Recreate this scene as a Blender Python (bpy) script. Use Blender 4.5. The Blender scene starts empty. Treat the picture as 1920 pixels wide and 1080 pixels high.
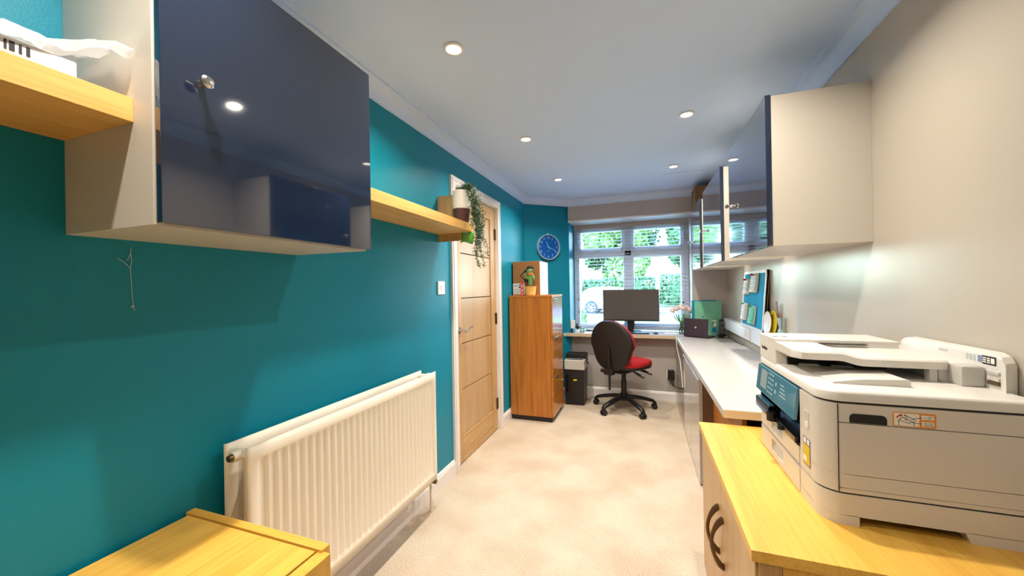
import bpy, bmesh, math, random
from mathutils import Vector, Matrix, noise
R_ = math.radians
S = bpy.context.scene
COL = S.collection
random.seed(7)

# ------------------------------------------------------------------ camera
F_PX, YAW, PITCH, ROLL = 701.1, -0.3375, 0.00065, 0.01676
CAM_H = 1.27
cd = bpy.data.cameras.new('camera'); cam = bpy.data.objects.new('camera', cd); COL.objects.link(cam)
cd.sensor_fit = 'HORIZONTAL'; cd.sensor_width = 36.0; cd.lens = F_PX / 1920 * 36.0
cd.clip_start = 0.02; cd.clip_end = 400
fw = Vector((math.sin(YAW) * math.cos(PITCH), math.cos(YAW) * math.cos(PITCH), math.sin(PITCH)))
rt = Vector((math.cos(YAW), -math.sin(YAW), 0)); dn = fw.cross(rt)
c_, s_ = math.cos(ROLL), math.sin(ROLL)
r2 = c_ * rt + s_ * dn; d2 = -s_ * rt + c_ * dn
M = Matrix((r2, -d2, -fw)).transposed().to_4x4(); M.translation = (0, 0, CAM_H)
cam.matrix_world = M
S.camera = cam

# ------------------------------------------------------------------ world, sun, exposure
S.view_settings.view_transform = 'Standard'; S.view_settings.look = 'None'
S.view_settings.gamma = 1.0; S.view_settings.use_curve_mapping = False
S.view_settings.exposure = 0.0
SUN_E, SKY_E, LAMP_E = 4.0, 9.0, 12.0
LAMP_C = (1.0, 0.905, 0.77)
w = bpy.data.worlds.new('sky'); S.world = w; w.use_nodes = True
nt = w.node_tree; bg = nt.nodes['Background']
sky = nt.nodes.new('ShaderNodeTexSky'); sky.sky_type = 'NISHITA'; sky.sun_disc = False
sky.sun_elevation = R_(52); sky.sun_rotation = R_(270); sky.air_density = 1.0; sky.dust_density = 0.2; sky.ozone_density = 4.0
nt.links.new(sky.outputs[0], bg.inputs[0]); bg.inputs[1].default_value = SKY_E
sd = bpy.data.lights.new('sun', 'SUN'); sd.energy = SUN_E; sd.angle = R_(0.6); sd.color = (1, 0.95, 0.86)
so = bpy.data.objects.new('sun', sd); COL.objects.link(so); so.location = (-12, 6, 14)
so.rotation_euler = Vector((1.0, 0.03, -1.15)).to_track_quat('-Z', 'Y').to_euler()

# ------------------------------------------------------------------ constants of the room
L, RX, CEIL, BACK = -1.248, 0.83, 2.29, -1.35
YL, BX, BY = 4.0, -0.82, 4.40          # left wall end, bay corner
YF, YP, YS = 4.46, 4.44, 4.36          # wall under window, grey panel, soffit front
YW = 4.76                              # window frame plane (room side)
WZ, OZ = 0.735, 0.675                  # worktop, oak unit top

# ------------------------------------------------------------------ materials
def lin(c):
    return tuple(((v / 255) / 12.92 if v / 255 <= 0.04045 else ((v / 255 + 0.055) / 1.055) ** 2.4) for v in c)
def newmat(name):
    m = bpy.data.materials.new(name); m.use_nodes = True
    return m, m.node_tree, m.node_tree.nodes['Principled BSDF']
def mat(name, rgb, rough=0.5, metal=0.0, spec=0.5, coat=0.0, vary=0.0, vscale=8, bump=0.0, bscale=200, trans=0.0, sub=0.0):
    m, t, p = newmat(name)
    c = (*lin(rgb), 1)
    p.inputs['Base Color'].default_value = c
    p.inputs['Roughness'].default_value = rough; p.inputs['Metallic'].default_value = metal
    p.inputs['Specular IOR Level'].default_value = spec
    p.inputs['Coat Weight'].default_value = coat; p.inputs['Coat Roughness'].default_value = 0.05
    p.inputs['Transmission Weight'].default_value = trans
    tc = t.nodes.new('ShaderNodeTexCoord')
    n = t.nodes.new('ShaderNodeTexNoise'); n.inputs['Scale'].default_value = vscale; n.inputs['Detail'].default_value = 4
    t.links.new(tc.outputs['Object'], n.inputs['Vector'])
    mx = t.nodes.new('ShaderNodeMix'); mx.data_type = 'RGBA'
    v = max(vary, 0.015)
    mx.inputs[6].default_value = (*[x * (1 - v) for x in c[:3]], 1); mx.inputs[7].default_value = (*[min(1, x * (1 + v)) for x in c[:3]], 1)
    t.links.new(n.outputs['Fac'], mx.inputs[0]); t.links.new(mx.outputs[2], p.inputs['Base Color'])
    if bump:
        n2 = t.nodes.new('ShaderNodeTexNoise'); n2.inputs['Scale'].default_value = bscale; n2.inputs['Detail'].default_value = 3
        t.links.new(tc.outputs['Object'], n2.inputs['Vector'])
        b = t.nodes.new('ShaderNodeBump'); b.inputs['Strength'].default_value = bump; b.inputs['Distance'].default_value = 0.004
        t.links.new(n2.outputs['Fac'], b.inputs['Height']); t.links.new(b.outputs[0], p.inputs['Normal'])
    return m
def wood(name, rgb, dark, axis, rough=0.42, scale=1.0, strength=1.0):
    m, t, p = newmat(name)
    tc = t.nodes.new('ShaderNodeTexCoord'); mp = t.nodes.new('ShaderNodeMapping')
    sc = [26 * scale] * 3; sc['xyz'.index(axis)] = 1.3 * scale
    mp.inputs['Scale'].default_value = sc
    t.links.new(tc.outputs['Object'], mp.inputs['Vector'])
    n = t.nodes.new('ShaderNodeTexNoise'); n.inputs['Scale'].default_value = 1.0; n.inputs['Detail'].default_value = 6; n.inputs['Distortion'].default_value = 0.5
    t.links.new(mp.outputs[0], n.inputs['Vector'])
    mp2 = t.nodes.new('ShaderNodeMapping'); sc2 = [160 * scale] * 3; sc2['xyz'.index(axis)] = 5 * scale
    mp2.inputs['Scale'].default_value = sc2; t.links.new(tc.outputs['Object'], mp2.inputs['Vector'])
    n2 = t.nodes.new('ShaderNodeTexNoise'); n2.inputs['Scale'].default_value = 1.0; n2.inputs['Detail'].default_value = 2
    t.links.new(mp2.outputs[0], n2.inputs['Vector'])
    ad = t.nodes.new('ShaderNodeMath'); ad.operation = 'MULTIPLY_ADD'; ad.inputs[1].default_value = 0.5
    t.links.new(n2.outputs['Fac'], ad.inputs[0])
    h = t.nodes.new('ShaderNodeMath'); h.operation = 'MULTIPLY'; h.inputs[1].default_value = 0.6
    t.links.new(n.outputs['Fac'], h.inputs[0]); t.links.new(h.outputs[0], ad.inputs[2])
    cr = t.nodes.new('ShaderNodeValToRGB')
    cr.color_ramp.elements[0].position = 0.38; cr.color_ramp.elements[0].color = (*lin(dark), 1)
    cr.color_ramp.elements[1].position = 0.66; cr.color_ramp.elements[1].color = (*lin(rgb), 1)
    t.links.new(ad.outputs[0], cr.inputs[0]); t.links.new(cr.outputs[0], p.inputs['Base Color'])
    p.inputs['Roughness'].default_value = rough
    b = t.nodes.new('ShaderNodeBump'); b.inputs['Strength'].default_value = 0.08 * strength; b.inputs['Distance'].default_value = 0.001
    t.links.new(ad.outputs[0], b.inputs['Height']); t.links.new(b.outputs[0], p.inputs['Normal'])
    return m
def glassy(name, tint=(0.92, 0.98, 0.97), refl=1.0, rough=0.02, dens=1.0):
    m = bpy.data.materials.new(name); m.use_nodes = True; t = m.node_tree; t.nodes.clear()
    o = t.nodes.new('ShaderNodeOutputMaterial'); tr = t.nodes.new('ShaderNodeBsdfTransparent'); gl = t.nodes.new('ShaderNodeBsdfGlossy')
    tr.inputs[0].default_value = (*[x * dens for x in tint], 1); gl.inputs['Roughness'].default_value = rough
    fr = t.nodes.new('ShaderNodeFresnel'); fr.inputs[0].default_value = 1.45
    k = t.nodes.new('ShaderNodeMath'); k.operation = 'MULTIPLY'; k.inputs[1].default_value = refl
    t.links.new(fr.outputs[0], k.inputs[0])
    mx = t.nodes.new('ShaderNodeMixShader'); t.links.new(k.outputs[0], mx.inputs[0]); t.links.new(tr.outputs[0], mx.inputs[1]); t.links.new(gl.outputs[0], mx.inputs[2])
    t.links.new(mx.outputs[0], o.inputs[0])
    return m
def film(name, rgb, alpha):
    m = bpy.data.materials.new(name); m.use_nodes = True; t = m.node_tree; p = t.nodes['Principled BSDF']
    p.inputs['Base Color'].default_value = (*lin(rgb), 1); p.inputs['Roughness'].default_value = 0.3; p.inputs['Alpha'].default_value = alpha
    return m
def emit(name, rgb, e):
    m = bpy.data.materials.new(name); m.use_nodes = True; p = m.node_tree.nodes['Principled BSDF']
    p.inputs['Base Color'].default_value = (*rgb, 1); p.inputs['Emission Color'].default_value = (*rgb, 1); p.inputs['Emission Strength'].default_value = e
    return m

MT = {}
MT['teal'] = mat('teal_paint', (0, 130, 156), 0.45, spec=0.35, vary=0.04, vscale=3, bump=0.15, bscale=260)
MT['ceil'] = mat('ceiling_paint', (197, 218, 250), 0.7, vary=0.01, bump=0.05, bscale=300)  # blue cast of the window daylight is put into this colour
MT['stone'] = mat('stone_paint', (190, 181, 168), 0.24, spec=0.5, vary=0.02, vscale=2, bump=0.02, bscale=40)
MT['greywall'] = mat('grey_paint', (178, 171, 167), 0.5, vary=0.02, bump=0.05, bscale=200)
MT['whitewood'] = mat('white_gloss_paint', (232, 228, 226), 0.3)
MT['upvc'] = mat('white_upvc', (240, 246, 252), 0.25)
MT['rad'] = mat('radiator_enamel', (236, 228, 212), 0.3, coat=0.2)
MT['cream'] = mat('cream_laminate', (204, 197, 186), 0.38)
MT['navy'] = mat('navy_gloss', (28, 40, 64), 0.035, spec=0.9, coat=1.0)
MT['navyedge'] = mat('navy_edge', (10, 16, 34), 0.25)
OAKL, OAKD = (230, 182, 82), (212, 157, 58)
for a in 'xyz':
    MT['oak' + a] = wood('oak_laminate_' + a, OAKL, OAKD, a)
    MT['doak' + a] = wood('oak_veneer_' + a, (202, 164, 112), (178, 136, 84), a, 0.4)
    MT['foak' + a] = wood('filing_oak_' + a, (190, 122, 48), (156, 90, 28), a, 0.3, 0.8)
MT['drawer'] = wood('drawer_front_oak', (190, 122, 48), (156, 90, 28), 'y', 0.16, 0.8, 0.3)
MT['noak'] = wood('shelf_oak_y', (232, 188, 112), (212, 160, 84), 'y')  # paler, less yellow oak of the wall shelves
MT['burr'] = wood('oak_panel_figure', (198, 166, 126), (180, 146, 104), 'z', 0.35, 0.35)
MT['worktop'] = mat('worktop_laminate', (214, 208, 202), 0.12, spec=0.6, vary=0.03, vscale=60)
MT['worktopedge'] = mat('worktop_edge', (206, 186, 158), 0.35)
MT['greygloss'] = mat('grey_gloss_door', (168, 160, 156), 0.08, coat=0.8)
MT['carcass'] = mat('dark_walnut_edge', (92, 66, 46), 0.5)
MT['dark'] = mat('black_plastic', (22, 20, 22), 0.45)
MT['blackfab'] = mat('black_chair_shell', (26, 20, 20), 0.6, bump=0.2, bscale=400)
MT['red'] = mat('red_fabric', (178, 22, 26), 0.85, vary=0.1, vscale=200, bump=0.4, bscale=500)
MT['chrome'] = mat('brushed_steel', (205, 200, 192), 0.22, metal=1)
MT['bronze'] = mat('bronze_handle', (112, 88, 62), 0.35, metal=0.8)
MT['brass'] = mat('aged_brass', (120, 96, 66), 0.35, metal=0.9)
MT['white'] = mat('white_plastic', (235, 232, 228), 0.35)
MT['prn'] = mat('printer_white', (210, 204, 196), 0.4, bump=0.04, bscale=700)  # darker than the lid: shade on the case is put into its colour
MT['prngrey'] = mat('printer_light_grey', (196, 192, 186), 0.45)
MT['prnlid'] = mat('printer_lid_white', (220, 216, 210), 0.4, bump=0.04, bscale=700)
MT['prnblk'] = mat('printer_black', (16, 15, 18), 0.18)
MT['ctrl'] = mat('control_panel_gloss', (80, 138, 162), 0.1, coat=1.0)  # base lightened, with the panel's reflections put into the colour
MT['lcd'] = mat('lcd_glass', (150, 166, 172), 0.12)
MT['key'] = mat('key_print', (150, 176, 186), 0.4)
MT['orange'] = mat('orange_print', (226, 140, 34), 0.5)
MT['paper'] = mat('paper', (236, 232, 222), 0.8)
MT['card'] = mat('brown_cardboard', (168, 112, 62), 0.8, vary=0.06)
MT['carddark'] = mat('dark_cardboard', (132, 94, 62), 0.8)
MT['cardwhite'] = mat('white_card', (230, 230, 232), 0.7)
MT['ink'] = mat('black_ink', (34, 30, 34), 0.6)
MT['redink'] = mat('red_ink', (190, 40, 44), 0.6)
MT['purpleink'] = mat('purple_ink', (120, 104, 150), 0.6)
MT['blueink'] = mat('blue_ink', (120, 140, 190), 0.6)
MT['yellow'] = mat('yellow_print', (214, 190, 40), 0.5)
MT['brightyellow'] = mat('bright_yellow_label', (240, 220, 20), 0.5)
MT['clockface'] = mat('clock_blue', (0, 84, 166), 0.3)
MT['clockrim'] = mat('clock_rim', (196, 222, 236), 0.25, metal=0.4)
MT['numeral'] = mat('clock_numeral', (150, 196, 232), 0.4)
MT['cactus'] = mat('plush_green', (118, 172, 96), 0.95, vary=0.15, vscale=150, bump=0.6, bscale=600)
MT['terracotta'] = mat('toy_pot', (228, 172, 84), 0.5)
MT['soil'] = mat('brown_plush', (78, 40, 30), 0.95)
MT['scarf'] = mat('orange_felt', (228, 96, 60), 0.9)
MT['pink'] = mat('pink_red_print', (206, 70, 86), 0.6)
MT['screen'] = mat('monitor_screen', (84, 80, 78), 0.3, spec=0.6)  # black screen greyed: the reflection on it is put into the colour
MT['grey'] = mat('mid_grey_plastic', (120, 120, 124), 0.4)
MT['laptop'] = mat('laptop_lid', (62, 54, 66), 0.35, metal=0.3)
MT['silver'] = mat('silver_logo', (210, 210, 216), 0.3, metal=0.6)
MT['bluebrd'] = mat('blue_felt', (0, 150, 190), 0.9, bump=0.2, bscale=600)
MT['green'] = mat('green_print', (72, 176, 92), 0.6)
MT['palegreen'] = mat('pale_green_paper', (128, 190, 140), 0.7)
MT['mint'] = mat('mint_print', (120, 206, 190), 0.6)
MT['tulip'] = mat('tulip_petal', (250, 228, 216), 0.6, vary=0.1, vscale=40)
MT['stem'] = mat('tulip_leaf', (96, 140, 74), 0.55, vary=0.15, vscale=60)
MT['leaf'] = mat('trailing_leaf', (56, 92, 62), 0.55, vary=0.25, vscale=120)
MT['potwhite'] = mat('glazed_white', (222, 216, 206), 0.35, vary=0.03)
MT['potbrown'] = mat('glazed_brown', (82, 50, 44), 0.35, vary=0.08)
MT['glass'] = glassy('clear_glass')
MT['pane'] = glassy('window_glass', (0.93, 0.985, 0.98))
MT['film_teal'] = film('teal_film', (20, 160, 190), 0.75)
MT['film_green'] = film('green_film', (150, 232, 200), 0.5)
MT['film_leaf'] = film('green_plastic', (90, 200, 50), 0.75)
MT['bottle'] = film('clear_bottle', (190, 220, 225), 0.45)
MT['blind'] = mat('blind_slat', (244, 246, 250), 0.5)
for _k, _f in (('blind', .45), ('bag', .5)):
    if _k not in MT: MT['bag'] = mat('thin_white_paper', (242, 236, 226), 0.7)
    _t = MT[_k].node_tree; _p = _t.nodes['Principled BSDF']; _tr = _t.nodes.new('ShaderNodeBsdfTranslucent'); _tr.inputs[0].default_value = (.85, .9, .96, 1)
    _mx = _t.nodes.new('ShaderNodeMixShader'); _mx.inputs[0].default_value = _f
    _t.links.new(_p.outputs[0], _mx.inputs[1]); _t.links.new(_tr.outputs[0], _mx.inputs[2]); _t.links.new(_mx.outputs[0], _t.nodes['Material Output'].inputs[0])
MT['web'] = mat('cobweb_thread', (200, 200, 196), 0.9)
MT['lens'] = emit('lamp_lens', (1.0, 0.95, 0.86), 6.0)
MT['carpet'] = None
def carpet():
    m, t, p = newmat('cream_carpet')
    tc = t.nodes.new('ShaderNodeTexCoord')
    n1 = t.nodes.new('ShaderNodeTexNoise'); n1.inputs['Scale'].default_value = 3.2; n1.inputs['Detail'].default_value = 5
    n2 = t.nodes.new('ShaderNodeTexNoise'); n2.inputs['Scale'].default_value = 150; n2.inputs['Detail'].default_value = 3
    for n in (n1, n2): t.links.new(tc.outputs['Object'], n.inputs['Vector'])
    c1 = t.nodes.new('ShaderNodeValToRGB')
    c1.color_ramp.elements[0].position = 0.35; c1.color_ramp.elements[0].color = (*lin((196, 177, 156)), 1)
    c1.color_ramp.elements[1].position = 0.6; c1.color_ramp.elements[1].color = (*lin((210, 195, 176)), 1)
    t.links.new(n1.outputs['Fac'], c1.inputs[0])
    c2 = t.nodes.new('ShaderNodeValToRGB')
    c2.color_ramp.elements[0].position = 0.3; c2.color_ramp.elements[0].color = (0.62, 0.6, 0.58, 1)
    c2.color_ramp.elements[1].position = 0.6; c2.color_ramp.elements[1].color = (1, 1, 1, 1)
    t.links.new(n2.outputs['Fac'], c2.inputs[0])
    mx = t.nodes.new('ShaderNodeMix'); mx.data_type = 'RGBA'; mx.blend_type = 'MULTIPLY'; mx.inputs[0].default_value = 0.7
    t.links.new(c1.outputs[0], mx.inputs[6]); t.links.new(c2.outputs[0], mx.inputs[7]); t.links.new(mx.outputs[2], p.inputs['Base Color'])
    p.inputs['Roughness'].default_value = 0.95; p.inputs['Specular IOR Level'].default_value = 0.1
    b = t.nodes.new('ShaderNodeBump'); b.inputs['Strength'].default_value = 0.6; b.inputs['Distance'].default_value = 0.006
    t.links.new(n2.outputs['Fac'], b.inputs['Height']); t.links.new(b.outputs[0], p.inputs['Normal'])
    return m
MT['carpet'] = carpet()

# ------------------------------------------------------------------ mesh helpers
OFF = {}
class B:
    def __init__(s): s.bm = bmesh.new(); s.wn = False
    def _add(s, b2, mtx=None):
        if mtx is not None: bmesh.ops.transform(b2, matrix=mtx, verts=b2.verts)
        me = bpy.data.meshes.new('tmp'); b2.to_mesh(me); b2.free(); s.bm.from_mesh(me); bpy.data.meshes.remove(me); return s
    def box(s, x0, x1, y0, y1, z0, z1, bev=0.0, seg=2, mtx=None):
        b = bmesh.new(); bmesh.ops.create_cube(b, size=1.0)
        for v in b.verts:
            v.co = Vector((x0 + (v.co.x + .5) * (x1 - x0), y0 + (v.co.y + .5) * (y1 - y0), z0 + (v.co.z + .5) * (z1 - z0)))
        if bev: s.wn = True; bmesh.ops.bevel(b, geom=b.edges[:], offset=bev, segments=seg, affect='EDGES', profile=0.5)
        return s._add(b, mtx)
    def cyl(s, p0, p1, r0, r1=None, seg=20, caps=True):
        r1 = r0 if r1 is None else r1
        p0, p1 = Vector(p0), Vector(p1); d = p1 - p0
        b = bmesh.new(); bmesh.ops.create_cone(b, cap_ends=caps, segments=seg, radius1=r0, radius2=r1, depth=d.length)
        m = Matrix.Translation((p0 + p1) / 2) @ d.to_track_quat('Z', 'Y').to_matrix().to_4x4()
        return s._add(b, m)
    def ball(s, c, r, sc=(1, 1, 1), seg=16, ring=10, mtx=None):
        b = bmesh.new(); bmesh.ops.create_uvsphere(b, u_segments=seg, v_segments=ring, radius=r)
        m = Matrix.Translation(Vector(c)) @ (mtx if mtx else Matrix()) @ Matrix.Diagonal((*sc, 1))
        return s._add(b, m)
    def rings(s, rs, cap0=True, cap1=True, closed=True):
        vs = [[s.bm.verts.new(p) for p in r] for r in rs]
        n = len(rs[0])
        for a, b in zip(vs[:-1], vs[1:]):
            for i in range(n if closed else n - 1):
                j = (i + 1) % n
                try: s.bm.faces.new((a[i], a[j], b[j], b[i]))
                except ValueError: pass
        if cap0: s.bm.faces.new(vs[0][::-1])
        if cap1: s.bm.faces.new(vs[-1])
        return s
    def lathe(s, prof, c=(0, 0, 0), seg=28, cap0=True, cap1=True, mtx=None):
        c = Vector(c); out = []
        for r, z in prof:
            out.append([c + ((mtx @ Vector((r * math.cos(t), r * math.sin(t), z))) if mtx else Vector((r * math.cos(t), r * math.sin(t), z)))
                        for t in [2 * math.pi * i / seg for i in range(seg)]])
        return s.rings(out, cap0, cap1)
    def tube(s, pts, r, seg=8, taper=None):
        pts = [Vector(p) for p in pts]; out = []
        up = Vector((0, 0, 1)); pn = None
        for i, p in enumerate(pts):
            d = (pts[min(i + 1, len(pts) - 1)] - pts[max(i - 1, 0)]).normalized()
            if pn is None:
                a = up if abs(d.z) < 0.9 else Vector((1, 0, 0)); pn = (a - d * a.dot(d)).normalized()
            else:
                pn = (pn - d * pn.dot(d)).normalized()
            q = d.cross(pn); rr = r if taper is None else (taper[i] if isinstance(taper, (list, tuple)) else r)
            out.append([p + (pn * math.cos(t) + q * math.sin(t)) * rr for t in [2 * math.pi * k / seg for k in range(seg)]])
        return s.rings(out)
    def prism(s, pts, axis, a0, a1):
        def P(u, v, a):
            return {'x': (a, u, v), 'y': (u, a, v), 'z': (u, v, a)}[axis]
        return s.rings([[P(u, v, a0) for u, v in pts], [P(u, v, a1) for u, v in pts]])
    def xf(s, mtx): bmesh.ops.transform(s.bm, matrix=mtx, verts=s.bm.verts); return s
    def build(s, name, m, parent=None, smooth=35, loc=None, rz=0):
        bmesh.ops.recalc_face_normals(s.bm, faces=s.bm.faces[:])
        off = Vector((0, 0, 0))
        if parent is not None: off = OFF.get(parent, Vector((0, 0, 0)))
        elif loc is not None: off = Vector(loc)
        if off.length: bmesh.ops.translate(s.bm, vec=-off, verts=s.bm.verts)
        me = bpy.data.meshes.new(name); s.bm.to_mesh(me); s.bm.free()
        me.materials.append(MT[m] if isinstance(m, str) else m)
        if smooth:
            me.polygons.foreach_set('use_smooth', [True] * len(me.polygons)); me.set_sharp_from_angle(angle=R_(smooth))
        o = bpy.data.objects.new(name, me); COL.objects.link(o)
        if s.wn:
            wm = o.modifiers.new('w', 'WEIGHTED_NORMAL'); wm.keep_sharp = True; wm.weight = 100
        if parent is not None: o.parent = parent; OFF[o] = off
        else:
            o.location = off; OFF[o] = off
        return o
def tag(o, label, cat, group=None):
    o['label'] = label; o['category'] = cat
    if group: o['group'] = group
    return o
def thing(name, label, cat, loc=(0, 0, 0), rz=0.0, group=None, local=False):
    """Empty at the thing's base; parts given in world coordinates unless local."""
    o = bpy.data.objects.new(name, None); COL.objects.link(o); o.location = loc; o.rotation_euler = (0, 0, rz)
    o.empty_display_size = 0.05
    OFF[o] = Vector((0, 0, 0)) if local else Vector(loc)
    return tag(o, label, cat, group)
def struct(o): o['kind'] = 'structure'; return o
def stuff(o): o['kind'] = 'stuff'; return o
def text_mesh(name, body, size, m, parent, mtx, ext=0.0006, align='CENTER'):
    cu = bpy.data.curves.new('t', 'FONT'); cu.body = body; cu.size = size; cu.extrude = ext; cu.align_x = align; cu.align_y = 'CENTER'; cu.resolution_u = 2
    o = bpy.data.objects.new('t', cu); COL.objects.link(o)
    me = bpy.data.meshes.new_from_object(o); bpy.data.objects.remove(o); bpy.data.curves.remove(cu)
    b = B(); b.bm.from_mesh(me); bpy.data.meshes.remove(me); b.xf(mtx)
    return b.build(name, m, parent, smooth=0)
def frame(px, py, pz, o):   # matrix from axes (as world vectors) and origin
    m = Matrix((Vector(px), Vector(py), Vector(pz))).transposed().to_4x4(); m.translation = Vector(o); return m
def rrect(x0, x1, y0, y1, r, seg=6, which=(1, 1, 1, 1)):
    """rounded rectangle outline, corner order (x0y0, x1y0, x1y1, x0y1)"""
    pts = []
    for k, (cx, cy, a0) in enumerate(((x0, y0, 180), (x1, y0, 270), (x1, y1, 0), (x0, y1, 90))):
        rr = r * which[k]
        if rr <= 0: pts.append((cx, cy)); continue
        mx = cx + rr * (1 if cx == x0 else -1); my = cy + rr * (1 if cy == y0 else -1)
        for i in range(seg + 1):
            t = R_(a0 + 90 * i / seg); pts.append((mx + rr * math.cos(t), my + rr * math.sin(t)))
    return pts
def copy_thing(root, loc, rz=None):
    r = root.copy(); COL.objects.link(r); r.location = loc
    if rz is not None: r.rotation_euler = (0, 0, rz)
    for ch in root.children:
        c = ch.copy(); COL.objects.link(c); c.parent = r
        if ch.data and ch.type == 'LIGHT': c.data = ch.data
        for g in ch.children:
            d = g.copy(); COL.objects.link(d); d.parent = c
    return r

# ================================================================== THE SETTING
struct(B().box(L - .3, RX + .3, BACK - .2, 4.9, -.12, 0).build('floor', 'carpet', smooth=0))
struct(B().box(L - .3, RX + .3, BACK - .2, 5.0, CEIL, CEIL + .25).build('ceiling', 'ceil', smooth=0))
DY0, DY1, DZ = 2.35, 3.155, 2.0        # door opening
b = B()
b.box(L - .2, L, BACK - .2, DY0, 0, CEIL); b.box(L - .2, L, DY1, YL + .15, 0, CEIL); b.box(L - .2, L, DY0, DY1, DZ, CEIL)
b.box(L - .2, L - .12, DY0, DY1, 0, DZ)
struct(b.build('wall_left', 'teal', smooth=0))
# splayed bay wall with its window reveal
struct(B().prism([(L, YL), (BX, BY), (BX, YW + .1), (BX - .25, YW + .1), (L - .2, YL + .25), (L - .2, YL)], 'z', 0, CEIL).build('wall_bay', 'teal', smooth=0))
struct(B().box(BX - .02, RX + .2, YF, YW + .12, 0, WZ - .03).build('wall_far', 'greywall', smooth=0))
PX = 0.497                              # right edge of the window recess
struct(B().box(PX, RX + .2, YP, YW + .12, 0, CEIL).build('wall_far_right', 'greywall', smooth=0))
o = struct(B().box(BX - .002, PX + .4, YS, YW + .12, 2.035, CEIL).build('wall_soffit', 'greywall', smooth=0))
struct(B().box(BX - .002, PX + .3, YS - .006, YS + .008, 2.030, 2.050, .003).build('trim_1', 'whitewood'))
struct(B().box(RX, RX + .2, BACK - .2, YP + .1, 0, CEIL).build('wall_right', 'stone', smooth=0))
struct(B().box(L - .2, RX + .2, BACK - .2, BACK, 0, CEIL).build('wall_back', 'stone', smooth=0))

def sweep(path, prof, name, m):
    """prof: list of (out, z); path: list of (x, y); 'out' is towards the room (right-hand side of travel)"""
    rs = []
    for i, p in enumerate(path):
        p = Vector(p)
        ns = []
        if i > 0: d = (p - Vector(path[i - 1])).normalized(); ns.append(Vector((d.y, -d.x)))
        if i < len(path) - 1: d = (Vector(path[i + 1]) - p).normalized(); ns.append(Vector((d.y, -d.x)))
        n = ns[0] if len(ns) == 1 else (ns[0] + ns[1]) / (1 + ns[0].dot(ns[1]))
        rs.append([(p.x + n.x * o_, p.y + n.y * o_, z) for o_, z in prof])
    return struct(B().rings(rs).build(name, m, smooth=30))
cz, cs = CEIL - .078, .072
cprof = [(0, cz), (.008, cz), (.008, cz + .010), (.012, cz + .014)]
cprof += [(.012 + (cs - .022) * (1 - math.cos(t)), cz + .014 + (.078 - .028) * math.sin(t)) for t in [R_(15 * k) for k in range(1, 7)]]
cprof += [(cs - .006, CEIL - .012), (cs, CEIL - .012), (cs, CEIL), (0, CEIL)]
sweep([(L, BACK), (L, YL), (BX, BY - .04), (BX, YS), (RX, YS), (RX, BACK)], cprof, 'trim_2', 'ceil')
bprof = [(0, 0), (.016, 0), (.016, .078), (.012, .084), (.012, .090), (.007, .098), (0, .1)]
sweep([(L, BACK), (L, 2.288)], bprof, 'baseboard_left', 'whitewood')
sweep([(L, 3.222), (L, YL), (BX - .02, BY - .0185)], bprof, 'baseboard_bay', 'whitewood')
sweep([(BX - .01, YF), (RX, YF)], bprof, 'baseboard_far', 'whitewood')
# shallow access-panel seam on the ceiling
b = B(); b.box(.186, .537, 3.690, 3.697, CEIL - .004, CEIL + .001, .001); b.box(.20, .53, 3.697, 3.95, CEIL - .002, CEIL + .001, .001)
struct(b.build('trim_3', 'ceil'))

# ------------------------------------------------------------------ door
xo = L + .018
b = B()
for (ya, yb) in ((2.286, 2.352), (3.153, 3.219)): b.box(L - .004, xo, ya, yb, 0, 1.995, .003)
b.box(L - .004, xo, 2.286, 3.219, 1.995, 2.061, .004)
for (ya, yb) in ((2.3, 2.318), (3.187, 3.205)): b.box(xo - .004, xo + .005, ya, yb, 0, 2.029, .002)
b.box(xo - .004, xo + .005, 2.3, 3.205, 2.029, 2.047, .003)
door = struct(b.build('door_1', 'whitewood'))
b = B(); b.box(L - .118, L, DY0, DY0 + .012, 0, DZ); b.box(L - .118, L, DY1 - .012, DY1, 0, DZ); b.box(L - .118, L, DY0, DY1, DZ - .012, DZ)
b.build('door_lining', 'whitewood', door, smooth=0)
xf_, xb_ = L - .012, L - .052
ly0, ly1, lz1 = DY0 + .014, DY1 - .014, DZ - .014
b = B(); b.box(xb_, xf_, ly0, ly0 + .095, .008, lz1, .002); b.box(xb_, xf_, ly1 - .105, ly1, .008, lz1, .002)
b.build('door_stile', 'doakz', door)
b = B(); b.box(xb_, xf_, ly0 + .095, ly1 - .105, 1.872, lz1, .002); b.box(xb_, xf_, ly0 + .095, ly1 - .105, .008, .195, .002)
b.build('door_rail', 'doaky', door)
for k in range(5):
    z0 = .195 + k * .3354
    B().box(xb_, xf_ - .010, ly0 + .095, ly1 - .105, z0 + .003, z0 + .3324, .003).build('door_panel', 'burr', door)
h = B(); hy, hz = ly0 + .05, .972
h.cyl((xf_, hy, hz), (xf_ + .009, hy, hz), .026, .024, 24)
hd = h.build('door_handle', 'chrome', door)
h = B(); h.cyl((xf_ + .009, hy, hz), (xf_ + .046, hy, hz), .009, .009, 14)
pts = [(xf_ + .046, hy - .004 + .135 * t, hz + .012 * math.sin(t * math.pi * 1.6 + 3.5) + .004) for t in [k / 12 for k in range(13)]]
h.tube(pts, .009, 10, [.010 - .004 * k / 12 for k in range(13)])
h.build('lever', 'chrome', hd)
for zc in (1.755, 1.0, .235):
    h = B(); h.cyl((xf_ + .004, ly1 + .004, zc - .05), (xf_ + .004, ly1 + .004, zc + .05), .007, seg=12); h.box(xf_ - .002, xf_ + .002, ly1 - .03, ly1, zc - .05, zc + .05)
    h.build('hinge', 'brass', door)

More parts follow.
